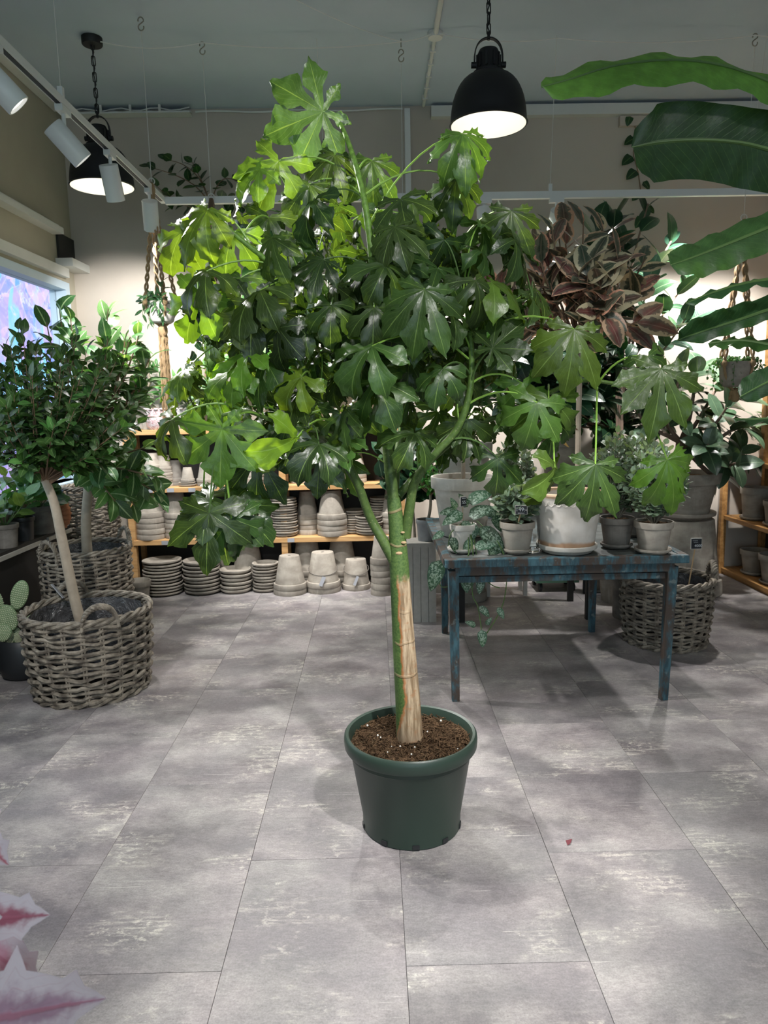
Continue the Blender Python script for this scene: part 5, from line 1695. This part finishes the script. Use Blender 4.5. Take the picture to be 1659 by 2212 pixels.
foliage(rt, tw, OV['rubber'], MT['variegated'], VAR, .165, 6, 72, 300, .4, .8, .3)
tw2 = [bez(st[8], st[8] + Vector((-.05, -.06, .06)), at(1180, 990, c.y-.1), 5)]
for a in tw2: part('branch', G().tube(a, .004, 5), MT['twig'], rt)
foliage(rt, tw2, OV['slim'], MT['ficus'], [(.40, .09, .05), (.10, .16, .05)], .08, 4, 73, 20, .5)

# big pale pots at the left of the table
def big_pot(label, px, Y, z, rt_, rb_, h, mat, fn=None, name='potted_tree', cat='tree', rim=.2, fill=.86):
    x = at(px, 1100, Y).x
    r = thing(name, label, cat, (x, Y, z))
    part('pot', G().lathe(pot_profile(rt_, rb_, h, rim, .08), 40, (x, Y, z)), MT[mat], r)
    soil_disc(r, (x, Y), lerp(rb_, rt_, fill)*.90, z + h*fill, px)
    if fn: fn(r, Vector((x, Y, z + h*fill)))
    return r
def tall_stem(px, Y, topy, cr, rad, n, per, seed, mesh='ficus2', mat='ficus', cols=GRN, size=.15, bark='barkgrey', tr_=.012):
    def f(r, c):
        t = at(px, topy, Y)
        q = smoothline([c - Vector((0, 0, .04)), (c + t)/2 + Vector((.012, 0, 0)), t], 5)
        part('trunk', G().tube(q, [lerp(tr_, tr_*.75, i/(len(q)-1)) for i in range(len(q))], 8), MT[bark], r)
        tw = crown_twigs(t, at(*cr, Y), rad, n, seed, .45, .1, 6, -.6)
        for a in tw: part('branch', G().tube(a, [lerp(.006, .002, i/(len(a)-1)) for i in range(len(a))], 5, cap=False), MT['twig'], r)
        foliage(r, tw, OV[mesh], MT[mat], cols, size, per, seed+1, 300, .3)
    return f
big_pot('thin-stemmed tree in a pale clay pot at the left of the table', 1001, 4.10, TZ+.004, .185, .125, .335, 'clayw', tall_stem(988, 4.10, 880, (1010, 800), (.28, .22, .24), 18, 7, 110, cols=[(.02, .07, .02), (.04, .12, .03)]), fill=.90)
# riser at the back carrying a second pale pot
rs = thing('plant_stand', 'dark wooden stand behind the table carrying pale pots', 'stand', (1.0, 5.1, 0))
part('stand_top', G().box(.42, 1.52, 4.83, 5.42, .84, .87), MT['panel'], rs, False)
for x in (.56, 1.44):
    for y in (4.87, 5.34): part('leg', G().box(x, x+.04, y, y+.04, 0, .84), MT['panel'], rs, False)
big_pot('dark-leaved tree in a second pale pot behind the first', 1000, 5.05, .87, .205, .150, .36, 'clayw', tall_stem(1000, 5.05, 830, (1030, 740), (.40, .3, .34), 20, 8, 112, cols=[(.02, .07, .025), (.03, .1, .03)], size=.17))
big_pot('leafy plant in a tall grey clay pot behind the scalloped pot', 1208, 5.05, .87, .135, .095, .40, 'clay', tall_stem(1215, 5.05, 880, (1215, 825), (.50, .28, .34), 32, 9, 114, 'rubber', 'rubber', [(.012, .045, .02), (.02, .07, .03)], .18))
# glass vase
o = c = on_table(1152, 1194, .02)
simple('glass_vase', 'clear ribbed glass vase beside the 149 pot', 'vase', G().lathe([(.001, 0), (.034, 0), (.036, .004), (.030, .02), (.034, .06), (.046, .20), (.048, .202), (.046, .203), (.043, .20), (.031, .06), (.026, .02), (.001, .012)], 20, c), 'glass')

# rubber plant behind
def rubber(label, px, Y, pot, z, stems, cols, size, per, seed, mat='rubber'):
    x = at(px, 1100, Y).x
    r = thing('rubber_plant', label, 'plant', (x, Y, z))
    part('pot', G().lathe(pot_profile(*pot, .2, .08), 32, (x, Y, z)), MT['clay'], r)
    o = Vector((x, Y, z + pot[2]*.8))
    soil_disc(r, o, pot[0]*.85, o.z, seed)
    tw = []
    for q in stems:
        pts = smoothline([o] + [at(a, b, Y + .22 + (e[0] if e else 0)) for a, b, *e in q], 4)
        part('stem', G().tube(pts, [lerp(.013, .006, i/(len(pts)-1)) for i in range(len(pts))], 7), MT['barkred'], r)
        tw.append(pts)
    foliage(r, tw, OV['rubber'], MT[mat], cols, size, per, seed, 300, .45, .85, .5)
    return r
RUB = [(.018, .05, .028), (.03, .075, .038), (.05, .11, .05), (.012, .035, .02)]
rubber('tall dark rubber plant rising behind the variegated one', 1340, 5.34, (.16, .12, .30), 0, [
    [(1330, 800), (1300, 600), (1285, 500)], [(1345, 800), (1360, 600), (1400, 440)], [(1350, 800), (1400, 620), (1450, 520)], [(1340, 800), (1350, 640), (1345, 520)], [(1345, 850), (1420, 700), (1490, 600)], [(1345, 850), (1380, 700), (1400, 610, -.2)], [(1345, 850), (1430, 760), (1480, 690, -.2)], [(1330, 800), (1280, 690), (1230, 620)], [(1335, 800), (1320, 560), (1330, 470)]], RUB, .21, 13, 121)
# inverted giant pot, dish, and the rubber tree with grey-green leaves
bp = Vector((2.40, 5.62, 0))
me = pot_mesh(.315, .235, .58, .2, False, 48)
o = link('clay_pot', me, None, None, bp + Vector((0, 0, .58))); o.rotation_euler = (math.pi, 0, 0)
tag(o, 'giant upside-down clay pot standing on the floor right of the table', 'pot')
saucer('large clay dish on top of the giant upturned pot', bp + Vector((0, 0, .582)), .245, .055)
ft = thing('rubber_tree', 'rubber tree with grey-green oval leaves in a large clay pot at right', 'tree', bp + Vector((0, 0, .595)))
part('pot', G().lathe(pot_profile(.275, .185, .345, .24, .08), 40, bp + Vector((0, 0, .595))), MT['clay'], ft)
soil_disc(ft, bp, .23, .595+.31, 14)
zt = .9
tkp = smoothline([bp + Vector((-.03, 0, zt-.02)), at(1466, 1010, 5.6), at(1470, 955, 5.58)], 4)
part('trunk', G().tube(tkp, [lerp(.042, .034, i/(len(tkp)-1)) for i in range(len(tkp))], 10), MT['barkred'], ft)
tw = []
for q in ([(1450, 930), (1425, 880), (1410, 820)], [(1500, 920), (1530, 870), (1560, 820)], [(1490, 900), (1500, 840), (1510, 800)], [(1530, 960), (1580, 930), (1620, 920)], [(1540, 1000), (1590, 980), (1620, 990)], [(1520, 960), (1550, 900), (1600, 860)], [(1530, 1020), (1560, 1010), (1590, 1000, -.25)], [(1440, 940), (1400, 920), (1370, 880)], [(1500, 930), (1540, 920, -.2), (1570, 880, -.3)], [(1480, 920), (1460, 860, -.2), (1470, 810, -.2)], [(1500, 960), (1520, 970, -.2), (1530, 960, -.3)]):
    pts = smoothline([tkp[-1]] + [at(a, b, 5.55 + (e[0] if e else 0)) for a, b, *e in q], 4)
    part('branch', G().tube(pts, [lerp(.022, .007, i/(len(pts)-1)) for i in range(len(pts))], 8), MT['barkred'], ft)
    tw.append(pts)
foliage(ft, tw, OV['rubber'], MT['rubber'], [(.045, .088, .048), (.07, .12, .068), (.032, .066, .038), (.09, .145, .085)], .20, 11, 131, 300, .4, .9, .5, .25, .25)

# right basket with tag
B4 = Vector((1.80, 4.40, 0))
basket('wicker_basket', 'wicker basket with a price stick behind the right table leg', B4, .262, .235, .405, 18, 22, ((R(-8), .06, .10), (R(172), .06, .10)), .0105, 4)
p_ = at(1503, 1174, 4.30)
price_tag('square chalk price card on a tall stick in the right basket', p_, (p_.x - .03, 4.33, .28), .068, .068, [('4000', .024, .010, -.012), ('~', .030, -.010, .020), ('~', .026, -.006, .010)], .05)

# right pine shelf along the wall
rsf = thing('pine_rack', 'orange pine rack with clay pots along the right wall', 'shelf', (3.16, 5.2, 0))
for z in (.055, .51, 1.0):
    o = part('board', G().box(2.97, 3.34, 4.2, 6.15, z-.035, z), MT['woodr'], rsf, False); bevel(o, .003)
part('plinth', G().box(2.985, 3.34, 4.2, 6.15, 0, .02), MT['woodr'], rsf, False)
for y in (4.2, 6.12):
    for x in (2.95, 3.30): part('post', G().box(x, x+.045, y, y+.045, 0, 1.02), MT['woodr'], rsf, False)
part('back_panel', G().box(3.342, 3.355, 4.2, 6.15, 0, 1.0), MT['panel'], rsf, False)
part('upper_side', G().box(2.96, 3.33, 5.52, 5.58, 1.0, 2.2), MT['woodr'], rsf, False)
part('upper_board', G().box(2.96, 3.33, 4.2, 5.58, 2.2, 2.235), MT['woodr'], rsf, False)
part('upper_board', G().box(2.96, 3.33, 4.2, 5.52, 1.55, 1.585), MT['woodr'], rsf, False)
def rack_pot(label, y, z, x, rt_, rb_, h, sc, slabel, mat='clay'):
    o = link('clay_saucer', saucer_mesh(sc, .028, mat), None, None, (x, y, z)); tag(o, slabel, 'saucer', 'saucers on the right rack')
    o = link('clay_pot', pot_mesh(rt_, rb_, h, .22, False, 32, mat), None, None, (x, y, z + .008)); tag(o, label, 'pot', 'clay pots on the right rack')
rack_pot('plain clay pot on the bottom board of the right rack, near the corner', 5.86, .055, 3.12, .115, .08, .20, .105, 'saucer of the corner pot on the bottom rack board')
rack_pot('clay pot at the front of the bottom board of the right rack', 5.52, .055, 3.11, .13, .09, .23, .115, 'saucer of the front pot on the bottom rack board')
rack_pot('tall clay pot on the middle board of the right rack, near the corner', 5.88, .51, 3.11, .12, .09, .26, .115, 'saucer of the corner pot on the middle rack board')
rack_pot('clay pot at the front of the middle board of the right rack', 5.55, .51, 3.11, .105, .075, .19, .10, 'saucer of the front pot on the middle rack board')
rack_pot('clay pot nested at the right edge of the bottom rack board', 5.20, .055, 3.11, .13, .09, .24, .115, 'saucer at the right edge of the bottom rack board')
rack_pot('clay pot at the right edge of the middle rack board', 5.22, .51, 3.11, .12, .085, .21, .11, 'saucer at the right edge of the middle rack board')
shelf_plant('rack_plant', 'wiry grass plant on top of the right rack', 1655, 5.75, 1.0, .10, .08, .14, 'clay', small_bush([(.07, .12, .05), (.12, .15, .08)], .10, 'slim', 'ficus', 40, 4, .12, 140, .34, .3), x=3.14)
shelf_plant('rack_plant', 'white pot on the upper board of the right rack', 1655, 5.4, 1.585, .085, .065, .14, 'clayw', None, x=3.06)

# dark shrub filling the corner behind the table
sb = thing('leafy_shrub', 'dense dark shrub in the shade behind the table plants', 'plant', (at(1310, 1100, 5.85).x, 5.85, 0))
c = wloc(sb)
part('pot', G().lathe(pot_profile(.15, .11, .30), 28, c), MT['clayd'], sb)
stq = smoothline([c + Vector((0, 0, .27)), at(1312, 1000, 5.85), at(1310, 930, 5.85)], 4)
part('trunk', G().tube(stq, .018, 8), MT['barkred'], sb)
tw = crown_twigs(stq[-1], at(1300, 870, 5.78), (.62, .22, .38), 42, 171, .4, .1, 6)
for a in tw: part('branch', G().tube(a, [lerp(.008, .003, i/(len(a)-1)) for i in range(len(a))], 5, cap=False), MT['twig'], sb)
foliage(sb, tw, OV['ficus2'], MT['ficus'], [(.012, .04, .016), (.02, .06, .02), (.03, .085, .03)], .15, 8, 172, 300, .25)

# fern
fn = thing('lace_fern', 'bright green lacy fern behind the table plants', 'plant', (at(1365, 1000, 4.92).x, 4.92, 0))
c = wloc(fn)
part('pot', G().lathe(pot_profile(.13, .10, .88, .1), 28, c), MT['clayd'], fn)
rnd = random.Random(9)
fl = []
for i in range(26):
    a = rnd.random()*6.28; q = rnd.uniform(.12, .30)
    o = c + Vector((0, 0, .86))
    e = o + Vector((math.cos(a)*q, math.sin(a)*q, rnd.uniform(.08, .36)))
    fl.append(bez(o, o + Vector((math.cos(a)*q*.3, math.sin(a)*q*.3, .34)), e, 8))
twig_part(fn, fl, .002, .001, MT['petiole'])
foliage(fn, fl, OV['slim'], MT['ficus'], [(.12, .38, .05), (.2, .5, .07)], .055, 26, 150, 300, .25, 1.0, .6)

# plants and pots behind the trunk
big_pot('dark round-leaved rubber plant in a grey pot behind the trunk', 893, 5.35, 0, .15, .11, .30, 'clayd', tall_stem(890, 5.35, 1080, (885, 1020), (.24, .22, .36), 20, 7, 160, 'round', 'rubber', [(.015, .05, .025), (.03, .08, .04)], .13), 'rubber_plant', 'plant')
pd = thing('plinth', 'whitewashed weathered wooden plinth left of the table', 'plinth', (.30, 5.00, 0))
part('top', G().box(.19, .41, 4.89, 5.11, .53, .56), MT['frosted'], pd, False)
for i in range(4): part('plank', G().box(.195 + .053*i, .195 + .053*i + .050, 4.895, 4.91, 0, .53), MT['frosted'], pd, False)
part('body', G().box(.20, .40, 4.912, 5.10, 0, .53), MT['frosted'], pd, False)
big_pot('bright green small shrub in a zinc pot on the weathered plinth', 921, 5.0, .56, .075, .06, .15, 'zinc', tall_stem(930, 5.0, 1070, (925, 1030), (.14, .12, .14), 24, 7, 162, 'ficus', 'ficus', [(.05, .2, .04), (.09, .28, .06)], .055), 'small_shrub', 'potted plant')
# small pot on saucer with terracotta shards
sc = onz(880, 1303, 0); sc.y += .085
o = link('clay_saucer', saucer_mesh(.098, .03, 'clay'), None, None, sc); tag(o, 'clay saucer on the floor right of the tree trunk', 'saucer')
r = thing('clay_pot', 'upright clay pot on a floor saucer right of the tree trunk', 'pot', sc + Vector((0, 0, .008)))
part('pot', G().lathe(pot_profile(.105, .068, .22, .2), 32, sc + Vector((0, 0, .008))), MT['clay'], r)
part('shards', G().lathe([(.001, .2), (.085, .195)], 16, sc), plain('terracotta', (.40, .17, .085), .85), r)
# big pots behind, left of the plinth
for i, (px, Y, rb_, rt_, h, lab) in enumerate(((950, 5.86, .19, .13, .37, 'large upturned grey pot in shade behind the weathered plinth'), (1010, 5.50, .15, .11, .34, 'upturned grey pot in shade right of the weathered plinth'))):
    o = link('clay_pot', pot_mesh(rb_, rt_, h, .2, False, 36, 'clay'), None, None, (at(px, 1200, Y).x, Y, h)); o.rotation_euler = (math.pi, 0, 0); tag(o, lab, 'pot')
tp_ = onz(300, 1262, 0); 
o = link('clay_pot', pot_mesh(.10, .075, .17, .25, False, 32, 'clay'), None, None, (at(298, 1262, 5.62).x, 5.62, 0)); tag(o, 'empty upright clay pot beside the wicker basket at the shelf end', 'pot')

# under the table, far behind
stl = thing('small_stool', 'low wooden stool with pale legs seen under the table', 'stool', (1.01, 5.62, 0))
part('seat', G().box(.84, 1.19, 5.52, 5.76, .26, .29), MT['twig'], stl, False)
part('rail', G().box(.86, 1.17, 5.53, 5.55, .17, .22), MT['twig'], stl, False)
for x in (.85, 1.14):
    for y in (5.53, 5.72): part('leg', G().box(x, x+.03, y, y+.03, 0, .26), MT['frosted'], stl, False)
ct = thing('plant_trolley', 'low green metal trolley on black casters under the table', 'trolley', (1.43, 5.77, 0))
part('deck', G().box(1.26, 1.60, 5.62, 5.92, .075, .13), MT['greencart'], ct, False)
part('frame', G().box(1.27, 1.59, 5.63, 5.645, .13, .27), MT['black_plastic'], ct, False)
part('post', G().box(1.27, 1.30, 5.62, 5.65, .13, .30), MT['greencart'], ct, False)
for x in (1.30, 1.56):
    for y in (5.66, 5.88): part('caster', G().tube([(x-.012, y, .035), (x+.012, y, .035)], .035, 14), MT['tyre'], ct)
mr = thing('floor_mirror', 'wide frameless mirror with thin black edge standing on the floor behind the table', 'mirror', (2.0, 5.60, 0))
part('glass', G().box(1.63, 2.14, 5.555, 5.562, .012, .62), MT['mirror'], mr, False)
part('backing', G().box(1.62, 2.15, 5.563, 5.59, 0, .63), MT['black_plastic'], mr, False)
part('edge', G().box(1.62, 2.15, 5.550, 5.563, 0, .011), MT['black_plastic'], mr, False)
part('edge', G().box(1.618, 1.63, 5.550, 5.563, 0, .63), MT['black_plastic'], mr, False)
part('divider', G().box(1.856, 1.862, 5.551, 5.556, .011, .63), MT['black_plastic'], mr, False)

# ================================================================ banana plant at the right edge
bnp = thing('banana_plant', 'tall banana plant reaching in from the right edge with huge leaves', 'plant', (2.35, 2.75, 0))
part('pot', G().lathe(pot_profile(.26, .2, .42, .2), 36, (2.35, 2.75, 0)), MT['clayd'], bnp)
soil_disc(bnp, (2.35, 2.75), .23, .37, 20)
stp = [Vector((2.35, 2.75, .36)), Vector((2.33, 2.75, .9)), Vector((2.30, 2.72, 1.5)), Vector((2.28, 2.7, 2.0))]
part('stem', G().tube(smoothline(stp, 4), [lerp(.06, .035, i/12) for i in range(13)], 12), MT['petiole_d'], bnp)
def banana(pts, hw, Y0, Y1, base, tilt=(0, -.35, .9), col=(.05, .15, .035), fold=.25, seed=0):
    """pts: midrib from tip to base in pixels; hw: half widths above / below in px"""
    n = 26
    q = smoothline([at(px, py, lerp(Y0, Y1, i/(len(pts)-1))) for i, (px, py) in enumerate(pts)], 8)
    L = len(q)
    mid = [q[min(L-1, int(round(i/n*(L-1))))] for i in range(n+1)]
    vs, fs, uvs = [], [], []
    rn = random.Random(seed); ph = rn.random()*6
    for i, p in enumerate(mid):
        t = (mid[min(i+1, n)] - mid[max(i-1, 0)]).normalized()
        nn = Vector(tilt).normalized()
        lat = nn.cross(t).normalized()
        if lat.z > 0: lat = -lat                # lat points down in view
        nn = t.cross(lat).normalized()
        if nn.dot(Vector(tilt)) < 0: nn = -nn
        f = i/n
        pf = min(1, (f/.16))**.55*(1 - max(0, (f-.8)/.2)**2*.8)
        sc = Y0/F
        for j in range(-5, 6):
            s = j/5
            w_ = (hw[1] if s > 0 else hw[0])*pf*sc*(1 + .05*math.sin(f*11 + ph + (s > 0)*2))
            rip = .010*math.sin(f*38 + ph + s*2)*abs(s)**1.5
            vs.append(p + lat*s*w_ + nn*(-fold*abs(s)**1.6*w_ + rip))
    for i in range(n):
        for j in range(10):
            fs.append((i*11+j, (i+1)*11+j, (i+1)*11+j+1, i*11+j+1))
            uvs.append([(j/10, i/n), (j/10, (i+1)/n), ((j+1)/10, (i+1)/n), ((j+1)/10, i/n)])
    g = G().add(vs, fs, uvs)
    o = part('leaf', g, MT['banana'], bnp, True, 0); o.color = (*col, 1)
    b = mid[-1]
    part('midrib', G().tube(mid, [lerp(.0025, .010, i/n) for i in range(n+1)], 6), MT['petiole_d'], o)
    part('leaf_stalk', G().tube(bez(b, b + (b - mid[-4])*1.2, base, 8), [lerp(.010, .02, i/8) for i in range(9)], 7), MT['petiole_d'], bnp)
banana([(1170, 188), (1230, 172), (1330, 142), (1450, 130), (1560, 142), (1659, 176), (1780, 230), (1900, 300)], (38, 62), 2.55, 2.75, Vector((2.28, 2.7, 1.95)), (0, -.75, .6), (.10, .22, .04), .2, 1)
banana([(1365, 318), (1430, 306), (1520, 302), (1600, 308), (1659, 322), (1760, 350), (1860, 390)], (68, 78), 2.75, 2.8, Vector((2.28, 2.7, 1.9)), (0, -.9, -.3), (.026, .066, .028), .15, 2)  # leaf colour darkened for the shade on its underside
banana([(1450, 572), (1500, 555), (1570, 528), (1659, 492), (1760, 450), (1850, 430)], (46, 46), 2.6, 2.8, Vector((2.28, 2.7, 1.8)), (0, -.8, .5), (.05, .14, .045), .3, 3)
banana([(1482, 655), (1540, 632), (1600, 614), (1659, 604), (1760, 590), (1850, 590)], (16, 24), 2.5, 2.75, Vector((2.28, 2.7, 1.7)), (0, -.3, .9), (.035, .10, .035), .2, 4)
banana([(1463, 735), (1530, 712), (1600, 690), (1659, 670), (1760, 640), (1850, 640)], (38, 22), 2.7, 2.8, Vector((2.28, 2.7, 1.65)), (0, -.8, .4), (.03, .09, .035), .2, 5)
banana([(1598, 858), (1640, 835), (1700, 805), (1780, 760), (1850, 740)], (34, 24), 2.9, 2.8, Vector((2.28, 2.7, 1.5)), (0, -.8, .4), (.028, .075, .03), .2, 6)
banana([(1585, 905), (1640, 905), (1700, 900), (1780, 890), (1860, 880)], (14, 18), 3.0, 2.85, Vector((2.28, 2.7, 1.4)), (0, -.4, .9), (.028, .075, .03), .2, 7)
banana([(1530, 742), (1600, 735), (1680, 745), (1780, 740)], (22, 22), 3.2, 2.9, Vector((2.28, 2.7, 1.5)), (0, -.6, .7), (.04, .13, .03), .2, 8)

# ================================================================ pink poinsettia in the near left corner
pk = thing('pink_poinsettia', 'blurred pink and white leaves of a plant in the near left corner', 'plant', (-.74, .92, 0))
part('pot', G().lathe(pot_profile(.13, .10, .26, .2), 28, (-.74, .92, 0)), MT['clayd'], pk)
soil_disc(pk, (-.74, .92), .11, .22, 30)
part('stem', G().tube(smoothline([(-.74, .92, .22), (-.73, .91, .5), (-.70, .88, .84)], 4), [.010]*9, 7), MT['twig'], pk)
PKM = [leaf_mesh('pink_leaf_shape', .46, 18, 2, .15, .35, .8, .8, .15, 50+i, teeth=5) for i in range(3)]
hub = Vector((-.64, .86, .86))
def pl_(bx, by, tx, ty, Y, col, k, nf=.6, nu=.8, Y2=None):
    a, b = at(bx, by, Y), at(tx, ty, Y2 or Y)
    o = put_leaf(pk, PKM[k], MT['pink'], frame(b - a, (0, -nf, nu), a, (b - a).length*1.02), col)
    part('petiole', G().tube(bez(hub, (hub + a)/2 + Vector((0, 0, .02)), a, 5), .0035, 5), plain('red_petiole', (.35, .05, .07), .5) if 'red_petiole' not in bpy.data.materials else bpy.data.materials['red_petiole'], pk)
P1, P2 = (.55, .16, .22), (.62, .30, .38)
pl_(-150, 1720, 20, 1868, .85, P1, 0)
pl_(-200, 2010, 90, 1966, .80, P1, 1)
pl_(-160, 1960, 88, 2128, .78, P2, 2)
pl_(-220, 2260, 200, 2140, .72, (.66, .42, .52), 0, .5, .9)
pl_(-120, 2120, 40, 2010, .84, (.42, .05, .08), 1, .9, .2)
pl_(-100, 2330, 110, 2260, .74, P2, 2)
# a fallen leaf bit on the floor
o = simple('fallen_petal', 'tiny dark red petal lying on the floor right of the pot', 'petal', G().add([onz(1222, 1815, .002), onz(1236, 1812, .002), onz(1232, 1822, .004), onz(1226, 1826, .002)], [(0, 1, 2, 3)]), plain('dark_red', (.12, .01, .02), .6))
